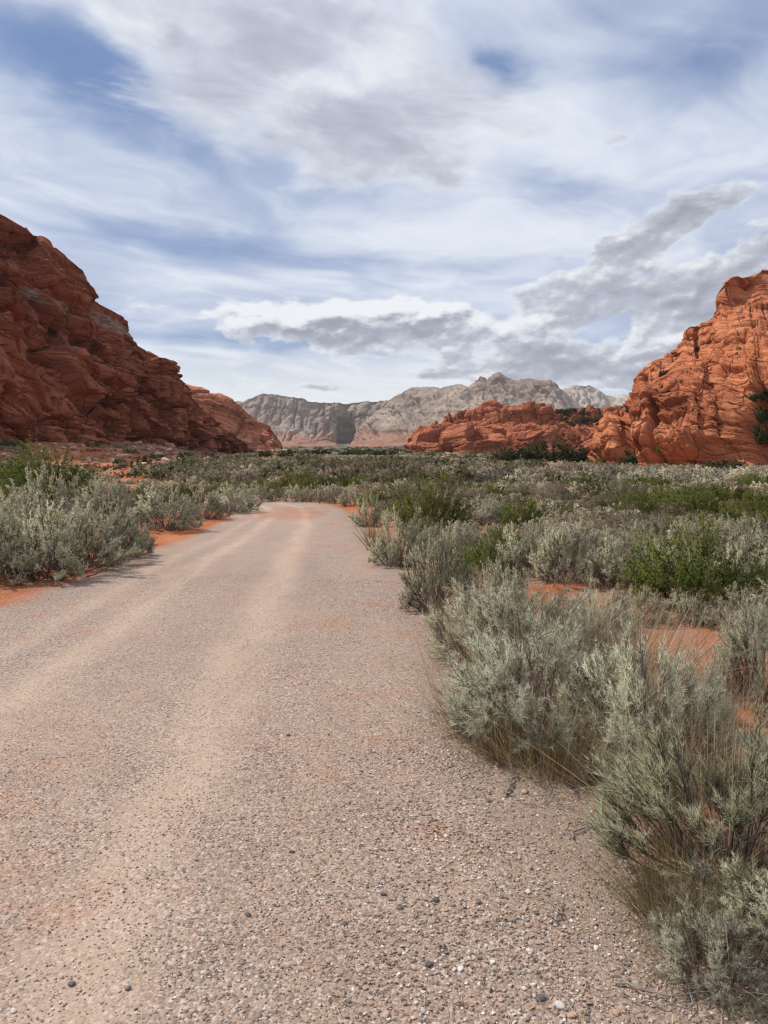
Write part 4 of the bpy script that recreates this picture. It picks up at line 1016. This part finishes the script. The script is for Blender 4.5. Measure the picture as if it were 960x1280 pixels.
def far_scrub():
    rg = np.random.default_rng(33); forms = [f'shade_far{i}' for i in range(6)]
    mesh = [merged(k) for k in forms]
    y = np.concatenate([rg.uniform(44, 110, 6500) , np.sqrt(rg.uniform(100 ** 2, 300 ** 2, 11000)), rg.uniform(300, 800, 5000)])
    x = rg.uniform(-.60, .60, len(y)) * y
    near = rg.uniform(4, 47, 0)
    b = fbm(x / 17, y / 26, 0 * x, 3, 41); c = fbm(x / 30, y / 45, 0 * x, 3, 43); f = rg.random(len(y))
    idx = np.where(f < .48, 2, 5)
    idx = np.where((b > .22) & (f < .34), 0, idx); idx = np.where((b > .26) & (f > .66), 1, idx)
    idx = np.where((c > -.08) & (f > .45), 3, idx)
    band = (x < .09 * y) & (x > -.2 * y)
    idx = np.where((y > 190) & band & (f < .16), 4, idx); idx = np.where((y > 260) & band & (f < .38), 4, idx)
    keep = ~((y < 47) & (np.abs(x) < 30)) & (road_d(x, y) > 1.0)
    # none on the talus or inside the rock
    keep &= ~((x < -56) & (y < 260)) & ~((y > 180) & (y < 250) & (x < -46))
    keep &= (rg.random(len(y)) < .45) | (x > -26 - .03 * y) | (y > 230)
    keep &= (rg.random(len(y)) < .07) | ~((x / y > -.46) & (x / y < -.27) & (y < 130))
    x, y, idx = x[keep], y[keep], idx[keep]
    ox = np.array([o[0] for o in OVER]); oy = np.array([o[1] for o in OVER]); orr = np.array([o[2] for o in OVER])
    oi = np.array([{'sage': 2, 'green': 1, 'olive': (0, 2, 3, 5)[k % 4], 'dry': 3}[o[3]] for k, o in enumerate(OVER)])
    r = (.35 + 1.0 * rg.random(len(y)) ** 2) * np.where(idx < 2, 1.25, 1) * np.where(idx == 4, 1.15, 1.0) * np.where(y > 300, 1.35, 1.0) * np.where(idx == 3, 1.15, 1)
    x, y, idx, r = np.append(x, ox), np.append(y, oy), np.append(idx, oi), np.append(r, orr)
    h = r * rg.uniform(.7, 1.25, len(y)) * np.where(y > 60, np.where((idx > 1) & (idx != 4), .62, .66), .85)
    P = np.stack([x, y, hfun(x, y) - .04], 1)
    S = np.stack([r / .6, r / .6, h / .55], 1); R = np.stack([0 * x, 0 * x, rg.uniform(0, 6.28, len(x))], 1)
    instancer('scrub', P, S, R, idx, mesh, 'mixed grey, green and brown scrub covering the far valley floor')
far_scrub()

# ---- dark bushes at the feet of the rocks
def junipers():
    J = [(690, 577, 74, 26), (648, 577, 52, 18), (735, 578, 46, 20), (806, 582, 62, 24), (846, 583, 50, 28), (770, 582, 44, 18), (625, 578, 28, 13), (905, 592, 60, 18)]
    lab = ['rounded dark juniper before the middle outcrop, tallest of those there', 'low dark bush left of the tallest juniper before the middle outcrop', 'olive bush at the left foot of the right hand cliff',
           'dark spreading juniper under the right hand cliff, left of the bigger one', 'biggest dark juniper under the right hand cliff', 'low green bush under the leftmost knob of the right hand cliff', 'small dark bush alone before the middle outcrop', 'low dark bush at the foot of the right hand cliff near the picture edge']
    for k, ((px, py, w, h), l) in enumerate(zip(J, lab)):
        stand(f'juniper{k % 2}', px, py, w, h, l, deep=.3)
    for k, (px, py, w, h) in enumerate([(180, 580, 20, 10), (232, 578, 26, 14), (262, 577, 20, 11), (330, 572, 22, 9), (360, 572, 26, 9), (400, 570, 30, 9), (440, 571, 34, 9), (478, 571, 30, 9), (300, 578, 18, 9), (150, 584, 20, 12)]):
        stand(f'juniper{k % 2}', px, py, w, h, 'dark bush in the band along the foot of the left hand rocks', 'dark bushes along the foot of the left hand rocks', deep=.3)
junipers()

def surf(P, px, py):                                    # point of a rock face seen in that direction
    Q = P.reshape(-1, 3) - [0, 0, CAM_Z]; r = ray(px, py)
    e = np.hypot(Q[:, 0] / Q[:, 1] - r[0] / r[1], Q[:, 2] / Q[:, 1] - r[2] / r[1]) + Q[:, 1] * 1e-5
    return P.reshape(-1, 3)[np.argmin(e)]
def ledge_bush(P, px, py, w, h, key, label, group=None):
    p = surf(P, px, py); D = p[1]
    e = put(key, p[0], p[1] - .3, w / 2 / FPX * D, h / FPX * D, label, group); e.location.z = p[2] - .25 * h / FPX * D
for px, py, w, h, key, l in [(948, 498, 34, 14, 'juniper0', 'dark bush high in the gully of the right hand cliff'), (950, 522, 30, 24, 'juniper1', 'dark tree in the gully of the right hand cliff, middle of three'),
                             (953, 548, 26, 26, 'juniper0', 'dark tree low in the gully of the right hand cliff'), (829, 469, 12, 10, 'juniper1', 'small dark shrub on the upper left shoulder of the right hand cliff'),
                             (833, 492, 10, 8, 'juniper0', 'small dark shrub on a ledge halfway up the left part of the right hand cliff'), (786, 514, 10, 9, 'juniper1', 'small green shrub above the leftmost knob of the right hand cliff'),
                             (867, 438, 14, 6, 'juniper0', 'dark flat shrub on a high ledge of the right hand cliff'), (921, 437, 7, 6, 'green_lo0', 'tiny green shrub in the crack right of the high ledge'),
                             (826, 562, 12, 14, 'green_lo1', 'bright green shrub in the cleft at the foot of the right hand cliff')]:
    ledge_bush(RIGHT, px, py, w, h, key, l)
rg5 = np.random.default_rng(8)
for i in range(46):
    px = rg5.uniform(698, 768); py = rg5.uniform(512, 532)
    ledge_bush(OUTCROP, px, py, rg5.uniform(8, 16), rg5.uniform(4, 7), f'juniper{i % 2}', 'dark shrub on the scrubby saddle between the middle outcrop and the right hand cliff', 'dark shrubs on the scrubby saddle')


# ------------------------------------------------------------------ loose stone
import bmesh
def rock_mesh(name, seed, pts=16, flat=.7, rounded=False):
    rg = np.random.default_rng(seed); bm = bmesh.new()
    if rounded:
        bmesh.ops.create_icosphere(bm, subdivisions=2, radius=1)
        for v in bm.verts:
            c = v.co; k = 1 + .22 * float(vnoise(np.array(c.x * 1.1 + seed), np.array(c.y * 1.1), np.array(c.z * 1.1), seed)) + .07 * float(vnoise(np.array(c.x * 3.1), np.array(c.y * 3.1 + seed), np.array(c.z * 3.1), seed))
            v.co = c * k
        s = rg.uniform(.75, 1.2)
        for v in bm.verts: v.co.x *= s; v.co.z *= flat
    else:
        p = rg.normal(size=(pts, 3)); p /= np.linalg.norm(p, axis=1, keepdims=True); p *= rg.uniform(.8, 1.05, (pts, 1)); p = np.sign(p) * np.abs(p) ** .75
        for q in p * [1, rg.uniform(.65, 1), flat * rg.uniform(.8, 1.1)]: bm.verts.new(q)
        bmesh.ops.convex_hull(bm, input=bm.verts)
        for v in [v for v in bm.verts if not v.link_faces]: bm.verts.remove(v)
    me = bpy.data.meshes.new(name); bm.to_mesh(me); bm.free()
    return me
PEB = [(0, (.095, .082, .076)), (.07, (.17, .138, .122)), (.20, (.26, .20, .165)), (.40, (.355, .25, .19)), (.60, (.44, .31, .23)), (.76, (.47, .36, .285)), (.90, (.56, .48, .41)), (1, (.70, .66, .61))]
M['pebble'] = stone_mat('gravel_stone', PEB)
def gravel():
    rg = np.random.default_rng(77); ms = []
    for i in range(5): ms.append(rock_mesh('gravel_stone', 500 + i, 12, .7))
    for i in range(3): ms.append(rock_mesh('gravel_stone', 520 + i, 14, .6))
    for m in ms: m.materials.append(M['pebble'])
    X, Y, Rr = [], [], []
    for y0, y1, dens, r0, r1 in ((1.2, 2.6, 13000, .0022, .0068), (2.6, 4.2, 9000, .0024, .0070), (4.2, 7, 4200, .0028, .0064), (7, 11, 1500, .004, .008)):
        n = int(dens * (y1 - y0) * (y1 + y0) / 2 * .95)
        y = np.sqrt(rg.uniform(y0 ** 2, y1 ** 2, n)); x = rg.uniform(-.56, .50, n) * y
        re = np.interp(y, R_EDGE[:, 1], R_EDGE[:, 0]); u = re - x          # metres in from the right edge
        uu = u + .35 * vnoise(x * .8, y * .8, 0 * x, 4)
        k = .62 + .22 * fbm(x * .9, y * .5, 0 * x, 3, 12) + .34 * fbm(x * 3.2, y * 3.2, 0 * x, 3, 15)
        k -= .16 * np.exp(-((uu - 1.65) / .33) ** 2) + .16 * np.exp(-((uu - 3.15) / .33) ** 2)
        k += .12 * np.exp(-((u - .35) / .45) ** 2)                          # stones thrown to the shoulder
        k *= sstep(-.75, -.05, u + .3 * vnoise(x * 2, y * 2, 0 * x, 6)); k *= sstep(6.2, 5.0, u)
        ok = rg.random(n) < k
        sh = np.exp(-((u - .3) / .6) ** 2)
        r = r0 + (r1 - r0) * rg.random(n) ** 2.8 * (.85 + .75 * sh)
        X.append(x[ok]); Y.append(y[ok]); Rr.append(r[ok])
    x, y, r = map(np.concatenate, (X, Y, Rr))
    z = top_z(x, y) + r * np.interp(y, [3, 6], [.28, .0])
    S = np.stack([r * rg.uniform(.8, 1.3, len(r)), r * rg.uniform(.8, 1.3, len(r)), r], 1)
    R = np.stack([rg.normal(0, .3, len(r)), rg.normal(0, .3, len(r)), rg.uniform(0, 6.28, len(r))], 1)
    instancer('gravel', np.stack([x, y, z], 1), S, R, rg.integers(0, len(ms), len(r)), ms, 'loose mixed gravel lying over the road and its shoulder')
    print('gravel', len(r))
gravel()

# larger stones one can point at on the road
def pebbles():
    mats = {'dark grey': stone_mat('dark_pebble', [(0, (.09, .085, .085)), (1, (.17, .155, .145))]), 'pale': stone_mat('pale_pebble', [(0, (.50, .46, .42)), (1, (.66, .63, .60))]), 'pinkish tan': stone_mat('tan_pebble', [(0, (.40, .26, .19)), (1, (.48, .34, .26))])}
    L = [(545, 1129, 9, 'dark grey'), (431, 1160, 7, 'dark grey'), (479, 1123, 7, 'dark grey'), (500, 1140, 8, 'dark grey'), (598, 1133, 8, 'dark grey'), (676, 1254, 10, 'dark grey'), (536, 1210, 9, 'dark grey'), (90, 1235, 9, 'dark grey'), (160, 1240, 8, 'dark grey'), (310, 1150, 7, 'dark grey'), (365, 1070, 6, 'dark grey'), (612, 1005, 7, 'dark grey'), (360, 924, 6, 'dark grey'),
         (576, 1215, 8, 'pale'), (700, 1262, 10, 'pale'), (662, 1193, 8, 'pale'), (653, 1004, 6, 'pale'), (418, 1161, 6, 'pale'), (660, 1120, 7, 'pale'), (745, 1192, 7, 'pale'), (582, 1094, 7, 'pale'), (17, 1272, 7, 'pale'),
         (715, 1275, 10, 'pinkish tan'), (482, 1275, 9, 'pinkish tan'), (660, 1161, 8, 'pinkish tan'), (656, 995, 9, 'pinkish tan'), (245, 1080, 6, 'pinkish tan'), (770, 1272, 9, 'pinkish tan')]
    ms = {}
    for i, (px, py, w, c) in enumerate(L):
        if (c, i % 4) not in ms:
            ms[(c, i % 4)] = rock_mesh('pebble', 540 + i % 4, 12, .65, True); ms[(c, i % 4)].materials.append(mats[c])
        g = G(px, py); r = w * .5 / FPX * math.hypot(g[1], 1.6)
        o = link('pebble', ms[(c, i % 4)]); o.scale = (r, r * .9, r * .8); o.rotation_euler = (.2 * (i % 3), .1, i * 1.3); o.location = (g[0], g[1], float(top_z(g[0], g[1])[0]) + r * .3)
        place = 'on the gravel shoulder below the roadside sagebrush' if px > 560 else 'on the gravel in the middle foreground' if px > 400 else 'on the gravel in the left foreground'
        tag(o, f'{c} pebble bigger than its neighbours {place}', 'pebble', f'{c} larger pebbles {place}')
pebbles()

def litter():                                           # straw and stem fragments dropped along the shoulders
    rg = np.random.default_rng(91); n = 9000
    y = 1.6 + rg.random(n) ** 1.6 * 15; side = rg.random(n) < .86
    d = rg.normal(.35, .55, n)
    x = np.where(side, np.interp(y, R_EDGE[:, 1], R_EDGE[:, 0]) + d, np.interp(y, L_EDGE[:, 1], L_EDGE[:, 0]) - np.abs(d) - .4)
    cl = fbm(x * 1.5, y * 1.5, 0 * x, 3, 31); ok = cl > -.15; x, y = x[ok], y[ok]; n = len(x)
    a = rg.uniform(0, 6.28, n); l = .006 + .032 * rg.random(n) ** 2; w = rg.uniform(.0007, .0015, n)
    z = top_z(x, y) + .003 + rg.uniform(0, .010, n)
    c, s_ = np.cos(a), np.sin(a); dz = rg.normal(0, .006, n)
    A = np.stack([x - c * l, y - s_ * l, z], 1); B = np.stack([x + c * l, y + s_ * l, z + np.abs(dz)], 1); N = np.stack([-s_ * w, c * w, 0 * w], 1)
    V = np.stack([A - N, A + N, B + N, B - N], 1).reshape(-1, 3)
    tag(link('plant_litter', mk_mesh('plant_litter', V, np.arange(n * 4).reshape(-1, 4), {'tint': np.repeat(rg.random(n), 4)}), M['straw']), 'fine straw and twig litter along the edges of the road', None, None, 'stuff')
litter()

def twigs():                                            # dead sticks that can be told apart
    T = [([(600, 945), (640, 962), (690, 960), (730, 950)], .006, 'forked grey dead stick lying before the big roadside sagebrush'), ([(634, 1000), (640, 985), (646, 972)], .009, 'short red brown stub of dead wood on the shoulder gravel'),
         ([(678, 960), (686, 990), (684, 1012)], .004, 'thin pale stem bending over the shoulder gravel'), ([(712, 1052), (728, 1040), (760, 1034), (790, 1030)], .005, 'dark curved twig on the shoulder between sagebrush and rabbitbrush'),
         ([(694, 1160), (698, 1148), (701, 1140)], .006, 'short dark twig standing out of the shoulder gravel'), ([(770, 1236), (830, 1258), (880, 1252), (930, 1238)], .005, 'long pale root stretched from the bottom right sagebrush'),
         ([(800, 1262), (850, 1275), (900, 1262)], .004, 'thin grey twig at the bottom right under the sagebrush sprig')]
    for i, (pp, r, l) in enumerate(T):
        P = np.array([G(*p) for p in pp]); P[:, 2] = [float(top_z(p[0], p[1])[0]) + .010 for p in P]; P[1:-1, 2] += .012
        u = np.linspace(0, 1, len(P)); uu = np.linspace(0, 1, 14)
        Q = np.stack([np.interp(uu, u, P[:, k]) for k in range(3)], 1); Q += np.random.default_rng(i).normal(size=Q.shape) * [.006, .006, .003]
        S = [tubes(Q[None], np.linspace(r, r * .4, 14)[None] * .8, 6)]
        for b in (5, 9):
            e = Q[b] + (Q[b] - Q[b - 2]) * 1.2 + np.array([.04 * (-1) ** b, .05, .02]); S.append(tubes(np.linspace(Q[b], e, 6)[None], np.linspace(r * .45, r * .2, 6)[None], 5))
        tag(link('dead_twig', mk_mesh('dead_twig', *join(S), smooth=True), M['wood_dead']), l, 'twig')
    # the bare pale branch standing among the bushes at left
    g = G(197, 634); rg = np.random.default_rng(5); h = 42 / FPX * g[1]
    P = np.linspace([g[0], g[1], hfun(g[0], g[1])], [g[0] + .10 * h, g[1], hfun(g[0], g[1]) + h], 10); P += rg.normal(size=P.shape) * .02
    S = [tubes(P[None], np.linspace(.02, .008, 10)[None], 6)]
    for b in (4, 5, 7): S.append(tubes(np.linspace(P[b], P[b] + np.array([rg.uniform(-.3, .3), .05, .28]) * h * .8, 6)[None], np.linspace(.012, .004, 6)[None], 5))
    tag(link('dead_branch', mk_mesh('dead_branch', *join(S), smooth=True), M['wood_dead']), 'bare pale branch standing up among the green bushes at left', 'branch')
twigs()

def boulders():
    rg = np.random.default_rng(55)
    m = stone_mat('fallen_sandstone', [(0, (.32, .13, .075)), (.3, (.46, .22, .135)), (.6, (.55, .32, .22)), (1, (.62, .46, .36))], .06, 6)
    ms = [rock_mesh('boulder', 600 + i, 18, .62) for i in range(7)]
    for q in ms: q.materials.append(m)
    def one(px, py, w, label, group=None, D=None):
        g = G(px, py) if D is None else PW(px, py, D); r = w / 2 / FPX * g[1]
        o = link('boulder', ms[rg.integers(7)]); o.scale = (r, r * rg.uniform(.7, 1), r * rg.uniform(.6, .95)); o.rotation_euler = (rg.normal(0, .2), rg.normal(0, .2), rg.uniform(0, 6.28))
        o.location = (g[0], g[1], hfun(g[0], g[1]) + r * .2); tag(o, label, 'boulder', group)
    one(258, 579, 22, 'single pale flat boulder on the flat beyond the left cliff talus'); one(108, 592, 26, 'large orange boulder at the lower end of the talus left')
    one(95, 590, 18, 'orange boulder left of the large one at the talus foot'); one(152, 572, 16, 'pale boulder in the middle of the left talus')
    one(188, 571, 14, 'cream boulder at the right end of the left talus'); one(78, 572, 15, 'pale orange boulder high on the left talus')
    n = 0
    while n < 260:
        px = rg.uniform(2, 225); py = rg.uniform(556, 590) - max(0, (px - 120)) * .04
        if py > 586 and not 75 < px < 130: continue
        one(px, py, 4 + 13 * rg.random() ** 2.2, 'angular boulder in the orange rubble below the left cliff', 'boulders of the rubble below the left cliff'); n += 1
    for i in range(34):
        one(rg.uniform(508, 566), rg.uniform(567, 575), rg.uniform(4, 10), 'pale orange rock in the rubble before the left end of the middle outcrop', 'rocks in the rubble before the middle outcrop')
    for i in range(26):
        one(rg.uniform(318, 360), rg.uniform(562, 566), rg.uniform(3, 9), 'pale rock at the foot of the small orange butte', 'pale rocks at the foot of the small orange butte')
boulders()


# ------------------------------------------------------------------ air
def haze():
    V = np.array([[x, y, z] for x in (-3300, 3300) for y in (-3300, 3300) for z in (-6, 235)], float)
    F = np.array([[0, 1, 3, 2], [4, 6, 7, 5], [0, 4, 5, 1], [2, 3, 7, 6], [0, 2, 6, 4], [1, 5, 7, 3]])
    m = bpy.data.materials.new('thin_air'); m.use_nodes = True; t = NT(m.node_tree)
    v = t.n('ShaderNodeVolumePrincipled'); v.inputs['Color'].default_value = (.93, .95, 1.0, 1); v.inputs['Density'].default_value = .00006; v.inputs['Anisotropy'].default_value = .2
    o = t.n('ShaderNodeOutputMaterial'); t.t.links.new(v.outputs[0], o.inputs['Volume'])
    h = link('haze', mk_mesh('haze', V, F), m); tag(h, 'thin dry haze lying in the valley air', None, None, 'stuff')
haze()
